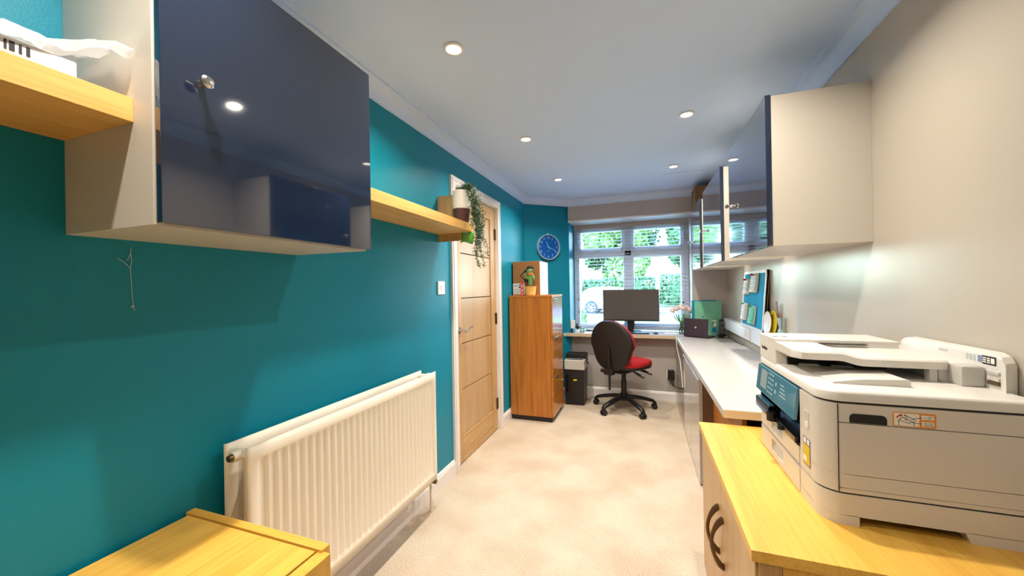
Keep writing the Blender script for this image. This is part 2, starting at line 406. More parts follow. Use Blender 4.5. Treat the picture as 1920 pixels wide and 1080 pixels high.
# ------------------------------------------------------------------ window
win = None
b = B(); x0, x1, z0, z1 = BX, PX + .03, WZ + .005, 2.035
b.box(x0, x0 + .05, YW, YW + .07, z0, z1, .004); b.box(x1 - .08, x1, YW, YW + .07, z0, z1, .004)
b.box(x0, x1, YW, YW + .07, z0, z0 + .06, .004); b.box(x0, x1, YW, YW + .07, z1 - .05, z1, .004)
win = struct(b.build('window_1', 'upvc'))
xm = -.17
B().box(xm - .04, xm + .04, YW - .004, YW + .07, z0, z1, .004).build('mullion', 'upvc', win)
B().box(x0, x1, YW - .004, YW + .07, 1.645, 1.705, .004).build('transom', 'upvc', win)
def sash(xa, xb, za, zb, wd=.045, handle=None):
    b = B(); y0, y1 = YW - .016, YW + .05
    b.box(xa, xa + wd, y0, y1, za, zb, .006); b.box(xb - wd, xb, y0, y1, za, zb, .006)
    b.box(xa + wd * .5, xb - wd * .5, y0, y1, za, za + wd, .006); b.box(xa + wd * .5, xb - wd * .5, y0, y1, zb - wd, zb, .006)
    s = b.build('sash', 'upvc', win)
    B().box(xa + wd * .8, xb - wd * .8, YW + .02, YW + .026, za + wd * .8, zb - wd * .8).build('pane', 'pane', s, smooth=0)
    if handle:
        h = B(); h.box(handle[0] - .012, handle[0] + .012, y0 - .012, y0 + .002, handle[1] - .012, handle[1] + .012, .003)
        h.box(handle[0] - .06, handle[0] + .01, y0 - .024, y0 - .012, handle[1] - .008, handle[1] + .006, .003)
        h.build('sash_handle', 'white', s)
sash(x0 + .04, xm - .03, 1.70, 1.995, handle=(-.52, 1.722)); sash(xm + .03, x1 - .07, 1.70, 1.995, handle=(.17, 1.722))
sash(x0 + .045, xm - .035, z0 + .05, 1.65, .02); sash(xm + .035, x1 - .075, z0 + .05, 1.65, .035)
for zz in (1.06, .90):
    B().box(x1 - .10, x1 - .088, YW - .03, YW - .016, zz, zz + .03, .002).build('window_lock', 'dark', win)
    B().box(x0 + .05, x0 + .058, YW - .03, YW - .016, zz + .04, zz + .07, .002).build('window_lock', 'dark', win)
# venetian blind
yb = YW - .045
bl = thing('venetian_blind', 'white venetian blind with open slats hanging across the window', 'blind', (-.15, yb, .8))
B().box(x0 + .005, x1 - .01, yb - .035, yb + .02, 1.985, 2.034, .003).build('headrail', 'greywall', bl)
n = 29
for k in range(n):
    zc = .815 + k * .0405
    m = Matrix.Translation((0, yb, zc)) @ Matrix.Rotation(R_(-7), 4, 'X')
    B().box(x0 + .012, x1 - .015, -.0165, .0165, -.0009, .0009, mtx=m).build('slat', 'blind', bl, smooth=0)
B().box(x0 + .012, x1 - .015, yb - .014, yb + .014, .784, .796, .003).build('bottom_rail', 'blind', bl)
for xc in (x0 + .12, -.47, -.17, .13, x1 - .12):
    b = B(); b.cyl((xc, yb - .017, .79), (xc, yb - .017, 1.99), .0008, seg=5); b.cyl((xc, yb + .017, .79), (xc, yb + .017, 1.99), .0008, seg=5)
    b.build('ladder_cord', 'blind', bl)

# ================================================================== DOWNLIGHTS
def downlight():
    t = thing('ceiling_light', 'small round recessed ceiling downlight with white rim', 'downlight', (0, 0, CEIL), group='recessed downlights in two rows on the ceiling', local=True)
    B().lathe([(.030, -.001), (.041, -.001), (.043, -.004), (.040, -.008), (.033, -.009), (.030, -.004)], seg=32, cap0=False, cap1=False).build('rim', 'whitewood', t)
    B().lathe([(.0005, -.0035), (.031, -.0035), (.031, -.002), (.0005, -.002)], seg=28).build('lens', 'lens', t)
    ld = bpy.data.lights.new('downlight', 'AREA'); ld.shape = 'DISK'; ld.size = .05; ld.energy = LAMP_E; ld.color = LAMP_C; ld.spread = R_(140)
    lo = bpy.data.objects.new('downlight_lamp', ld); COL.objects.link(lo); lo.parent = t; lo.location = (0, 0, -.012)
    return t
dl = downlight(); spots = [(x, y) for y in (3.47, 2.445, 1.415) for x in (-.74, .26)] + [(-.74, .40), (-.74, -.60)]  # last spot is added out of view as fill for the near left wall
for i, (x, y) in enumerate(spots):
    o = dl if i == 0 else copy_thing(dl, (x, y, CEIL))
    o.location = (x, y, CEIL)
    o['label'] = ['recessed ceiling downlight above the filing cabinet', 'recessed ceiling downlight beside the ceiling access panel', 'recessed ceiling downlight in front of the oak door', 'recessed ceiling downlight out from the middle navy wall cabinet',
                  'recessed ceiling downlight above the radiator', 'recessed ceiling downlight above the printer'][i] if i < 6 else ('recessed ceiling downlight in front of the left wall cabinet' if i == 6 else 'added unseen ceiling downlight brightening the near left wall')

# ================================================================== LEFT SIDE
def knob(parent, base, dirx):
    bx, by, bz = base; mtx = Matrix.Rotation(R_(90 * dirx), 3, 'Y')
    B().lathe([(.0085, 0), (.0085, .003), (.005, .010), (.0055, .018), (.013, .024), (.0135, .029), (.009, .034), (.001, .035)], base, 20, mtx=mtx).build('knob', 'chrome', parent)
# wall cabinet
cab = thing('wall_cabinet', 'cream wall cabinet with glossy navy door hung on the teal wall', 'cabinet', (L, .77, 1.41))
CY0, CY1, CZ0, CZ1, CXF = .471, 1.080, 1.41, 2.03, -.925
b = B(); t_ = .018
b.box(L, CXF, CY0, CY0 + t_, CZ0, CZ1, .001); b.box(L, CXF, CY1 - t_, CY1, CZ0, CZ1, .001)
b.box(L, CXF, CY0 + t_, CY1 - t_, CZ0, CZ0 + t_); b.box(L, CXF, CY0 + t_, CY1 - t_, CZ1 - t_, CZ1); b.box(L, L + .008, CY0 + t_, CY1 - t_, CZ0 + t_, CZ1 - t_)
b.build('body', 'cream', cab)
dr = B().box(CXF + .002, -.905, CY0 + .003, CY1 + .006, CZ0 + .004, CZ1 + .004, .0015).build('door', 'navy', cab)
knob(dr, (-.905, .545, 1.725), 1)
# shelves
b = B(); b.box(L, -.986, -1.05, CY0, 1.625, 1.675, .0015)
tag(b.build('wall_shelf', 'noak', loc=(L, -.3, 1.625)), 'thick oak floating shelf carrying the crumpled white paper', 'shelf')
sh = thing('wall_shelf', 'long oak shelf with an upright end board by the door', 'shelf', (L, 1.6, 1.625))
B().box(L, -1.0, CY1, 2.13, 1.625, 1.675, .0015).build('board', 'noak', sh)
B().prism([(L, 1.578), (-1.10, 1.578), (-1.082, 1.585), (-1.072, 1.602), (-1.066, 1.625), (-1.066, 1.80), (-1.08, 1.872), (L, 1.872)], 'y', 2.131, 2.149).build('end_board', 'doakz', sh)
# tablet cable on the shelf
b = B(); b.tube([(-1.05 + .012 * math.sin(k * .9), 1.60 + .03 * k, 1.679 + (.012 if k in (2, 3) else .004 if k in (1, 4) else 0)) for k in range(7)], .004, 8)
tag(b.build('cable', 'dark', loc=(-1.05, 1.6, 1.675)), 'short black cable lying on the long oak shelf', 'cable')
# plant pot with trailing plant
PXc, PYc = -1.045, 2.066
pl = thing('potted_plant', 'trailing green plant in a white and brown pot on the shelf end', 'plant', (PXc, PYc, 1.675))
B().lathe([(.040, 1.675), (.046, 1.69), (.051, 1.735), (.053, 1.758), (.048, 1.758), (.001, 1.75)], (PXc, PYc, 0), 32).build('lower_pot', 'potbrown', pl)
prof = [(.053, 1.758)]
for k in range(7): prof += [(.0555, 1.764 + k * .0145), (.0545, 1.770 + k * .0145)]
B().lathe(prof + [(.0545, 1.868), (.050, 1.870), (.048, 1.80), (.001, 1.80)], (PXc, PYc, 0), 32, cap0=False).build('upper_pot', 'potwhite', pl)
lf = B(); st = B(); rnd = random.Random(3)
def sprig(b, p, d, ln):
    d = d.normalized(); a = Vector((rnd.uniform(-1, 1), rnd.uniform(-1, 1), rnd.uniform(-1, 1))); s1 = d.cross(a).normalized() * .0022
    v = [b.bm.verts.new(q) for q in (p, p + d * ln * .5 + s1, p + d * ln, p + d * ln * .5 - s1)]
    b.bm.faces.new(v)
strands = []
for k in range(15):
    a = rnd.uniform(-.9, 1.2); r0 = rnd.uniform(.005, .04)
    p = Vector((PXc + r0 * math.cos(a), PYc + r0 * math.sin(a), 1.865))
    out = Vector((math.cos(a), math.sin(a), 0)); ln = rnd.uniform(.16, .40) if k > 2 else .46
    pts = [p]
    for j in range(1, 14):
        t = j / 13
        q = p + out * (.075 * min(1, t * 4)) + Vector((0.012 * math.sin(j + k) + .02 * t, .05 * t + .012 * math.cos(j * 1.3 + k), .045 * math.sin(min(1, t * 4) * math.pi) - max(0, t - .12) * ln * 1.15))
        pts.append(q)
    strands.append(pts); st.tube(pts, .0012, 5)
    for j in range(1, 14):
        for q in range(14):
            u = rnd.random(); c = pts[j - 1].lerp(pts[j], u)
            sprig(lf, c, Vector((rnd.uniform(-1, 1), rnd.uniform(-1, 1), rnd.uniform(-.9, .5))), rnd.uniform(.013, .026))
for k in range(260):
    c = Vector((PXc + rnd.gauss(.012, .022), PYc + rnd.gauss(.012, .022), 1.872 + abs(rnd.gauss(0, .014))))
    sprig(lf, c, Vector((rnd.uniform(-1, 1), rnd.uniform(-1, 1), rnd.uniform(-.2, 1))), rnd.uniform(.015, .028))
st.build('stem', 'leaf', pl)
stuff(lf.build('foliage', 'leaf', pl, smooth=0))
# green plastic under the shelf end
b = B(); rs = []
for k in range(9):
    t = k / 8; rs.append([(-1.070 + .085 * t, 2.118 + .006 * math.sin(t * 7), 1.624), (-1.072 + .085 * t, 2.112 + .008 * math.sin(t * 6 + 1), 1.590), (-1.085 + .095 * t, 2.112 + .008 * math.sin(t * 8 + 2), 1.556 + .008 * math.sin(t * 5)), ])
b.rings(rs, False, False, closed=False)
o = b.build('plastic_wrap', 'film_leaf', loc=(-1.03, 2.115, 1.59)); o.modifiers.new('s', 'SOLIDIFY').thickness = .001
tag(o, 'scrap of green plastic hanging under the oak shelf by the plant', 'plastic')
# cardboard box and crumpled paper on the near shelf
bx = thing('flat_box', 'flat white carton lying on the thick oak shelf', 'box', (-1.1, .1, 1.675))
B().box(-1.20, -.992, -.35, .392, 1.676, 1.704, .001).build('carton', 'cardwhite', bx)
b = B(); rnd = random.Random(5); yy = .20
while yy < .335:
    wd = rnd.uniform(.002, .006); b.box(-.9925, -.9912, yy, yy + wd, 1.682, 1.698); yy += wd + rnd.uniform(.002, .005)
b.build('barcode', 'ink', bx, smooth=0)
b = B(); nx, ny = 34, 70; rs = []
def ridged(u, v, f, sd): return 1 - abs(noise.noise((u * f, v * f * 2.6, sd))) * 2
for j in range(ny + 1):
    v = j / ny; row = []
    for i in range(nx + 1):
        u = i / nx
        hgt = .088 * math.sin(min(1, u * 1.08) * math.pi) ** .8 * (.75 + .25 * math.sin(v * 5 + 1)) + .030 * ridged(u, v, 4, 2.0) + .014 * ridged(u, v, 9, 7.0) - .02
        fl = max(0, (v - .84) / .16) ** 1.3
        z = 1.7065 + max(0, hgt) * min(1, (1 - u) * 5 + .12)
        x = -1.235 + u * .250 + .010 * noise.noise((u * 4, v * 9, 1.0)) * (1 - u)
        y = -.36 + v * .80 + .014 * noise.noise((u * 6, v * 5, 4.0))
        if fl > 0:                       # flared open end
            z += fl * .020 * (1 - u) * u * 3.0 + min(1, fl * 1.3) * .062 * max(0, (u - .62) / .38) ** 1.5
            y += min(1, fl) * .030 * math.sin(min(u, .5) * math.pi); x += min(1, fl) * .016 * u
        row.append((min(x, -.984 + .014 * min(1, fl)), min(y, .465), max(z, 1.7065)))
    rs.append(row)
b.rings(rs, False, False, closed=False)
o = b.build('crumpled_paper', 'bag', loc=(-1.1, .1, 1.705), smooth=24); o.modifiers.new('s', 'SOLIDIFY').thickness = .001
tag(o, 'crumpled thin white paper lying on the flat carton', 'paper')
# cobweb
b = B()
for pts in ([(.585, 1.392), (.584, 1.376), (.577, 1.357)], [(.584, 1.376), (.586, 1.356), (.583, 1.338), (.5845, 1.30), (.586, 1.26), (.588, 1.240), (.590, 1.228)], [(.583, 1.338), (.572, 1.352), (.558, 1.362)], [(.588, 1.242), (.582, 1.236)]):
    b.tube([(L + .0035, y, z) for y, z in pts], .0006, 5)
b.ball((L + .004, .5865, 1.240), .0026)
tag(b.build('cobweb', 'web', loc=(L, .585, 1.30)), 'thin dangling cobweb thread on the teal wall', 'cobweb')
# light switch
sw = thing('light_switch', 'white rocker light switch on the teal wall by the door', 'switch', (L, 2.148, 1.28))
B().box(L, L + .009, 2.105, 2.191, 1.237, 1.323, .003).build('plate', 'white', sw)
B().box(L + .008, L + .013, 2.136, 2.160, 1.262, 1.298, .002).build('rocker', 'white', sw)
for yy in (2.115, 2.181): B().cyl((L + .009, yy, 1.28), (L + .0098, yy, 1.28), .003, seg=10).build('screw', 'grey', sw)

# radiator
RY0, RY1, RZ0, RZ1 = .785, 1.850, .205, .808
rad = thing('radiator', 'white double panel radiator on the teal wall', 'radiator', (L, 1.32, 0))
def rad_panel(x, sgn):
    """fluted steel panel: flat rim, convex vertical flutes; x is the outer face"""
    b = B(); pit = .0333; n = int((RY1 - RY0 - .06) / pit); y_ = (RY0 + RY1) / 2 - n * pit / 2
    ys = [RY0, RY0 + .012]; dp = [0, 0]
    for k in range(n):
        for f, dd in ((.0, 0), (.16, .55), (.30, 1), (.70, 1), (.84, .55)):
            ys.append(y_ + (k + f) * pit); dp.append(dd)
    ys += [y_ + n * pit, RY1 - .012, RY1]; dp += [0, 0, 0]
    zs = [(RZ0, 0), (RZ0 + .033, 0), (RZ0 + .035, 0), (RZ0 + .040, .5), (RZ0 + .055, 1), (RZ1 - .062, 1), (RZ1 - .047, .5), (RZ1 - .042, 0), (RZ1 - .040, 0), (RZ1, 0)]
    rows = [[(x + sgn * (-.0075 * q * dd), y, z) for y, dd in zip(ys, dp)] for z, q in zs]
    b.rings(rows, False, False, closed=False)
    # rim returns (rounded steel edge)
    b.box(x - .006 if sgn > 0 else x, x if sgn > 0 else x + .006, RY0 - .001, RY0 + .004, RZ0, RZ1, .001)
    o = b.build('front_panel' if sgn > 0 else 'rear_panel', 'rad', rad, smooth=40)
    o.modifiers.new('s', 'SOLIDIFY').thickness = .0025
    return o
rad_panel(-1.118, 1); rad_panel(-1.212, 1)
b = B(); k = 0; y = RY0 + .06; pts = []
while y < RY1 - .06:
    pts += [(-1.132, y), (-1.132, y + .012), (-1.20, y + .018), (-1.20, y + .030)]; y += .0333
rs = [[(x, yy, RZ0 + .05) for x, yy in pts], [(x, yy, RZ1 - .05) for x, yy in pts]]
b.rings(rs, False, False, closed=False); o = b.build('convector_fin', 'rad', rad, smooth=0); o.modifiers.new('s', 'SOLIDIFY').thickness = .0008
for yy in (RY0 + .02, RY1 - .02):
    for zz in (RZ1 - .03, RZ0 + .02):
        b = B(); b.cyl((-1.21, yy, zz), (-1.125, yy, zz), .016, seg=16); s = -1 if yy < 1.3 else 1
        b.cyl((-1.166, yy, zz), (-1.166, yy + s * .032, zz), .0155, seg=16)
        b.build('header_pipe', 'rad', rad)
B().cyl((-1.166, RY0 - .012, RZ1 - .03), (-1.166, RY0 - .022, RZ1 - .03), .0115, .010, 12).build('bleed_plug', 'brass', rad)
b = B(); vy = RY1 + .012
b.cyl((-1.166, vy - .01, RZ0 + .02), (-1.166, vy + .012, RZ0 + .02), .010, seg=12); b.cyl((-1.166, vy, RZ0 - .04), (-1.166, vy, RZ0 + .02), .0075, seg=12)
b.cyl((-1.166, vy, RZ0 - .035), (-1.166, vy, RZ0 - .01), .013, seg=6); b.cyl((-1.166, vy, RZ0 - .03), (-1.13, vy, RZ0 - .03), .011, .013, 10)
b.build('valve', 'brass', rad)
B().cyl((-1.166, vy, 0), (-1.166, vy, RZ0 - .03), .0075, seg=12).build('pipe', 'rad', rad)
for yy in (1.0, 1.6): B().box(L + .001, -1.205, yy, yy + .03, RZ0 + .1, RZ1 - .1, .002).build('bracket', 'rad', rad)
# second valve, near end
b = B(); vy = RY0 - .012; b.cyl((-1.166, vy - .012, RZ0 + .02), (-1.166, vy + .02, RZ0 + .02), .010, seg=12); b.cyl((-1.166, vy, 0), (-1.166, vy, RZ0 + .02), .0075, seg=12); b.build('valve', 'brass', rad)

# low oak cabinet in the foreground
LZ = .645
lc = thing('low_cabinet', 'low oak laminate cabinet in front of the radiator', 'cabinet', (-1.0, .3, 0))
b = B(); b.box(L + .018, -.760, -.55, .694, .07, LZ - .004, .001); b.build('body', 'oaky', lc)
B().box(L + .003, -.742, .697, .721, 0, LZ, .001).build('end_panel', 'oakx', lc)
B().box(-.757, -.722, .30, .703, .075, LZ - .007, .0015).build('drawer_front', 'oakz', lc)
B().box(-.757, -.722, -.15, .297, .075, LZ - .007, .0015).build('drawer_front', 'oakz', lc)
B().box(-.757, -.722, -.55, -.153, .075, LZ - .007, .0015).build('drawer_front', 'oakz', lc)
B().box(L + .02, -.79, -.53, .69, 0, .07).build('plinth', 'carcass', lc)

# ================================================================== FILING CABINET and what stands on it
FX0, FX1, FY0, FY1, FZ = -1.235, -.830, 3.43, 3.885, 1.198
fc = thing('filing_cabinet', 'tall oak three drawer filing cabinet by the door', 'filing cabinet', ((FX0 + FX1) / 2, 3.66, 0))
b = B(); b.box(FX0, FX1, FY0, FY1, .045, FZ - .022, .0015); b.build('body', 'foakz', fc)
B().box(FX0 - .002, FX1 + .024, FY0 - .003, FY1 + .003, FZ - .022, FZ, .0015).build('top', 'foakx', fc)
B().box(FX0 + .01, FX1 + .005, FY0 + .008, FY1 - .008, 0, .045).build('plinth', 'dark', fc)
for za, zb in ((.05, .425), (.43, .795), (.80, 1.172)):
    df = B().box(FX1 + .002, FX1 + .022, FY0 + .002, FY1 - .002, za, zb, .0015).build('drawer', 'drawer', fc)
    h = B(); yc = FY0 + .15
    h.box(FX1 + .0215, FX1 + .0245, yc - .06, yc + .06, zb - .040, zb - .010, .001); h.build('handle_plate', 'chrome', df)
    B().box(FX1 + .0245, FX1 + .0265, yc - .047, yc + .047, zb - .034, zb - .016, .001).build('finger_recess', 'dark', df)
B().cyl((FX1 + .022, FY1 - .05, .31), (FX1 + .034, FY1 - .05, .31), .010, seg=14).build('lock', 'chrome', fc)
# carton
CX0, CX1, CYa, CYb = -1.232, -.951, 3.545, 3.86
cb = thing('carton', 'brown cardboard carton with a diamond mark on the filing cabinet', 'box', (-1.09, 3.68, FZ))
B().box(CX0, CX1 - .003, CYa, CYb, FZ, FZ + .335, .002).build('box', 'card', cb)
B().box(CX1 - .0045, CX1 + .001, CYa + .003, CYb, FZ + .002, FZ + .334).build('white_side', 'cardwhite', cb)
B().box(CX0, CX0 + .12, CYa - .0015, CYa + .001, FZ + .01, FZ + .118).build('label_sheet', 'paper', cb)
yk = CYa - .002; dcx, dcz, dh = -1.085, FZ + .195, .073
def quadY(b, pts, y): b.bm.faces.new([b.bm.verts.new((x, y, z)) for x, z in pts])
b = B()
quadY(b, [(dcx - dh, dcz), (dcx, dcz + dh), (dcx, dcz + dh - .012), (dcx - dh + .012, dcz)], yk); quadY(b, [(dcx - dh, dcz), (dcx - dh + .012, dcz), (dcx, dcz - dh + .012), (dcx, dcz - dh)], yk)
quadY(b, [(dcx + dh, dcz), (dcx, dcz + dh), (dcx, dcz + dh - .012), (dcx + dh - .012, dcz)], yk); quadY(b, [(dcx + dh, dcz), (dcx + dh - .012, dcz), (dcx, dcz - dh + .012), (dcx, dcz - dh)], yk)
quadY(b, [(dcx - .04, dcz + .033), (dcx, dcz + dh - .004), (dcx + .04, dcz + .033)], yk - .0003); quadY(b, [(dcx - .04, dcz - .033), (dcx + .04, dcz - .033), (dcx, dcz - dh + .004)], yk - .0003)
b.build('printed_mark', 'ink', cb, smooth=0)
b = B()
for (xa, xb, za) in ((-1.17, -1.145, .094), (-1.142, -1.118, .094), (-1.175, -1.15, .075), (-1.147, -1.12, .075)): b.box(xa, xb, CYa - .0025, CYa - .0012, FZ + za, FZ + za + .011)
b.build('label_print', 'ink', cb, smooth=0)
b = B(); b.box(-1.222, -1.185, CYa - .0025, CYa - .0012, FZ + .092, FZ + .1)
for k in range(3): b.box(-1.222, -1.13 - .02 * k, CYa - .0025, CYa - .0012, FZ + .055 - k * .016, FZ + .058 - k * .016)
b.build('small_print', 'blueink', cb, smooth=0)
# cactus toy
kx, ky = -1.032, 3.480
ct = thing('cactus_toy', 'green plush cactus toy in a small terracotta-coloured pot', 'toy', (kx, ky, FZ))
B().lathe([(.046, FZ), (.049, FZ + .012), (.048, FZ + .014), (.058, FZ + .088), (.054, FZ + .088), (.052, FZ + .08)], (kx, ky, 0), 28).build('pot', 'terracotta', ct)
B().lathe([(.054, FZ + .078), (.053, FZ + .092), (.03, FZ + .098), (.001, FZ + .099)], (kx, ky, 0), 24).build('soil', 'soil', ct)
def ribbed(b, path, rad_, ribs=7):
    rs = []
    for (p, r) in zip(path, rad_):
        rs.append([(p[0] + r * (1 + .12 * math.cos(ribs * t)) * math.cos(t), p[1] + r * (1 + .12 * math.cos(ribs * t)) * math.sin(t), p[2]) for t in [2 * math.pi * i / 42 for i in range(42)]])
    b.rings(rs)
b = B()
zz = [FZ + .095, FZ + .12, FZ + .16, FZ + .19, FZ + .205, FZ + .22, FZ + .245, FZ + .262, FZ + .274, FZ + .278]
ribbed(b, [(kx + .004 * math.sin(k), ky, z) for k, z in enumerate(zz)], [.018, .019, .020, .021, .022, .027, .029, .026, .016, .004])
b.tube([(kx - .015, ky, FZ + .165), (kx - .034, ky - .004, FZ + .170), (kx - .046, ky - .006, FZ + .19), (kx - .050, ky - .006, FZ + .212), (kx - .051, ky - .006, FZ + .221)], .014, 12, [.012, .014, .014, .012, .004])
b.tube([(kx + .012, ky, FZ + .185), (kx + .026, ky - .004, FZ + .195), (kx + .033, ky - .006, FZ + .18), (kx + .034, ky - .006, FZ + .155), (kx + .034, ky - .006, FZ + .147)], .012, 12, [.011, .012, .012, .010, .003])
b.build('body', 'cactus', ct, smooth=60)
B().lathe([(.028, FZ + .256), (.036, FZ + .263), (.035, FZ + .272), (.018, FZ + .284), (.001, FZ + .286)], (kx + .002, ky, 0), 20).build('hat', 'dark', ct)
B().lathe([(.024, FZ + .196), (.033, FZ + .204), (.028, FZ + .216)], (kx, ky, 0), 20, False, False).build('scarf', 'scarf', ct)
B().ball((kx, ky - .024, FZ + .25), .011, (1, .5, 1)).build('eye', 'white', ct)
B().ball((kx + .016, ky - .020, FZ + .249), .010, (1, .5, 1)).build('eye', 'white', ct)
gift = thing('gift_tag', 'red and white striped card standing beside the cactus pot', 'card', (-1.108, 3.458, FZ))
B().box(-1.124, -1.092, 3.452, 3.457, FZ, FZ + .13, .001).build('card', 'pink', gift)
for k in (0, 1, 3, 4): B().box(-1.119, -1.097, 3.4508, 3.4522, FZ + .040 + k * .014, FZ + .045 + k * .014).build('stripe', 'paper', gift, smooth=0)
text_mesh('letter', 'E', .026, 'paper', gift, frame((0, 0, 1), (-1, 0, 0), (0, -1, 0), (-1.108, 3.4515, FZ + .017)))

# ================================================================== CLOCK on the splayed wall
wd_ = Vector((BX - L, BY - YL, 0)).normalized(); wn = Vector((wd_.y, -wd_.x, 0))
cc = Vector((-1.033, 4.203, 1.735)) + wn * .001
ck = thing('wall_clock', 'round blue wall clock with a pale metal rim', 'clock', cc)
def cm(u=0, v=0, h=0, rot=0):
    m = frame(wd_, (0, 0, 1), wn, cc + wd_ * u + Vector((0, 0, v)) + wn * h)
    return m @ Matrix.Rotation(rot, 4, 'Z')
CR = .147
b = B(); b.lathe([(CR * .93, 0), (CR, .004), (CR * 1.0, .030), (CR * .985, .036), (CR * .93, .036), (CR * .925, .016)], (0, 0, 0), 56, False, False).xf(cm()); b.build('rim', 'clockrim', ck)
b = B(); b.lathe([(.001, .014), (CR * .93, .014), (CR * .93, .018), (.001, .018)], (0, 0, 0), 56).xf(cm()); b.build('dial', 'clockface', ck)
for n_ in range(1, 13):
    a = R_(90 - 30 * n_); text_mesh('numeral', str(n_), .043, 'numeral', ck, cm(.108 * math.cos(a), .108 * math.sin(a), .0187))
text_mesh('dial_text', 'QUARTZ', .010, 'numeral', ck, cm(0, -.045, .0187))
def hand(ang, ln, wd2, h, tail=.02):
    b = B(); b.box(-tail, ln, -wd2, wd2, 0, .001).xf(cm(0, 0, h, R_(90 - ang))); return b.build('hand', 'numeral', ck, smooth=0)
hand(-21, .068, .003, .021); hand(114, .098, .0024, .023); hand(-30, .03, .0012, .0245, .03)
b = B(); b.cyl((0, 0, .018), (0, 0, .026), .005, seg=14).xf(cm()); b.build('hub', 'numeral', ck)
b = B(); b.box(-.008, .008, CR * .98, CR * 1.09, .004, .014, .002).xf(cm()); b.build('hanging_loop', 'clockrim', ck)

# ================================================================== WINDOW DESK
DYF = 4.335
dk = thing('window_desk', 'pale laminate desk top built into the window bay', 'desk', (-.2, 4.5, WZ))
b = B(); b.prism([(-.935, DYF), (RX - .002, DYF), (RX - .002, YP - .004), (PX - .004, YP - .004), (PX - .004, YW - .004), (BX + .002, YW - .004), (BX + .002, BY + .008), (-.90, DYF)][:7] + [(BX + .004, BY - .004)], 'z', WZ - .036, WZ)
b.build('top', 'worktop', dk, smooth=0)
B().box(-.86, .316, DYF - .002, DYF + .001, WZ - .036, WZ - .001).build('edge_strip', 'worktopedge', dk)
B().box(-.72, -.714, DYF + .02, DYF + .12, WZ - .07, WZ - .036).build('bracket', 'grey', dk)
# monitor
mn = thing('monitor', 'wide black computer monitor on the window desk', 'monitor', (-.145, 4.60, WZ))
b = B(); b.box(-.456, .170, 4.575, 4.600, .862, 1.232, .004); b.build('housing', 'dark', mn)
B().box(-.450, .164, 4.5735, 4.5755, .880, 1.227).build('screen', 'screen', mn, smooth=0)
b = B(); b.prism([(-.175, WZ + .012), (-.115, WZ + .012), (-.108, .80), (-.108, .90), (-.182, .90), (-.182, .80)], 'y', 4.603, 4.622); b.build('neck', 'dark', mn)
b = B(); b.prism(rrect(-.26, -.03, 4.545, 4.70, .02), 'z', WZ, WZ + .010); b.build('base', 'dark', mn)
# keyboard
kb = thing('keyboard', 'black keyboard in front of the monitor', 'keyboard', (-.09, 4.46, WZ))
B().prism(rrect(-.24, .055, 4.40, 4.52, .008), 'z', WZ + .002, WZ + .014).build('base', 'dark', kb)
km = B().box(-.0075, .0075, -.007, .007, 0, .005, .0015).build('keycap', 'ink', kb); km.location = Vector((-.228, 4.412, WZ + .014)) - Vector(kb.location)
for r in range(6):
    for c in range(16):
        if r == 0 and c == 0: continue
        k2 = km.copy(); COL.objects.link(k2); k2.parent = kb; k2.location = Vector((-.228 + c * .0181, 4.412 + r * .0186, WZ + .014)) - Vector(kb.location)
ms = B(); ms.ball((0, 0, 0), .03, (1, 1.7, .75)); 
bmesh.ops.bisect_plane(ms.bm, geom=ms.bm.verts[:] + ms.bm.edges[:] + ms.bm.faces[:], plane_co=(0, 0, 0), plane_no=(0, 0, 1), clear_inner=True)
ms.xf(Matrix.Translation((.125, 4.47, WZ)))
tag(ms.build('computer_mouse', 'dark', loc=(.125, 4.47, WZ)), 'black computer mouse beside the keyboard', 'mouse')
# things at the left end of the desk
rt_ = thing('router', 'white plastic router box standing beside the filing cabinet', 'router', (-.865, 4.345, WZ))
b = B(); b.box(-.87, -.776, 4.43, 4.462, WZ + .045, WZ + .145, .004); b.build('case', 'white', rt_)
b = B(); b.box(-.85, -.80, 4.436, 4.456, WZ, WZ + .046, .003); b.build('foot', 'dark', rt_)
tg = thing('handset', 'small black handset in a white charger near the router', 'handset', (-.745, 4.46, WZ))
B().box(-.768, -.722, 4.44, 4.48, WZ, WZ + .028, .006).build('charger', 'white', tg)
B().box(-.756, -.738, 4.452, 4.468, WZ + .02, WZ + .105, .005).build('body', 'dark', tg)
gl = B(); gl.lathe([(.020, WZ), (.022, WZ + .06), (.0205, WZ + .06), (.0185, WZ + .004), (.001, WZ + .004)], (-.69, 4.45, 0), 20)
tag(gl.build('tumbler', 'glass', loc=(-.69, 4.45, WZ)), 'small clear glass tumbler on the window desk', 'glass')
b = B(); b.tube([(-.77, 4.36, WZ + .004), (-.80, 4.37, WZ + .006), (-.83, 4.39, WZ + .012), (-.84, 4.415, WZ + .02)], .004, 8)
tag(b.build('cable', 'dark', loc=(-.8, 4.38, WZ)), 'black cable running to the router on the window desk', 'cable')
pts = [(-.62 + .045 * math.cos(t), 4.60 + .045 * math.sin(t), WZ + .005 + .004 * (k % 3)) for k, t in enumerate([i * .5 for i in range(20)])] + [(-.54, 4.62, WZ + .005), (-.47, 4.62, WZ + .005)]
b = B(); b.tube(pts, .004, 8); tag(b.build('cable', 'dark', loc=(-.62, 4.6, WZ)), 'coiled black cable below the blind on the desk', 'cable')
b = B(); b.box(-.66, -.33, 4.355, 4.51, WZ, WZ + .0015)
tag(b.build('desk_mat', 'paper', loc=(-.5, 4.43, WZ)), 'large white paper sheet on the window desk', 'paper')
b = B(); b.box(.22, .36, 4.50, 4.60, WZ, WZ + .002)
tag(b.build('paper_sheet', 'paper', loc=(.29, 4.55, WZ)), 'small white paper sheet beside the tulip vase', 'paper')
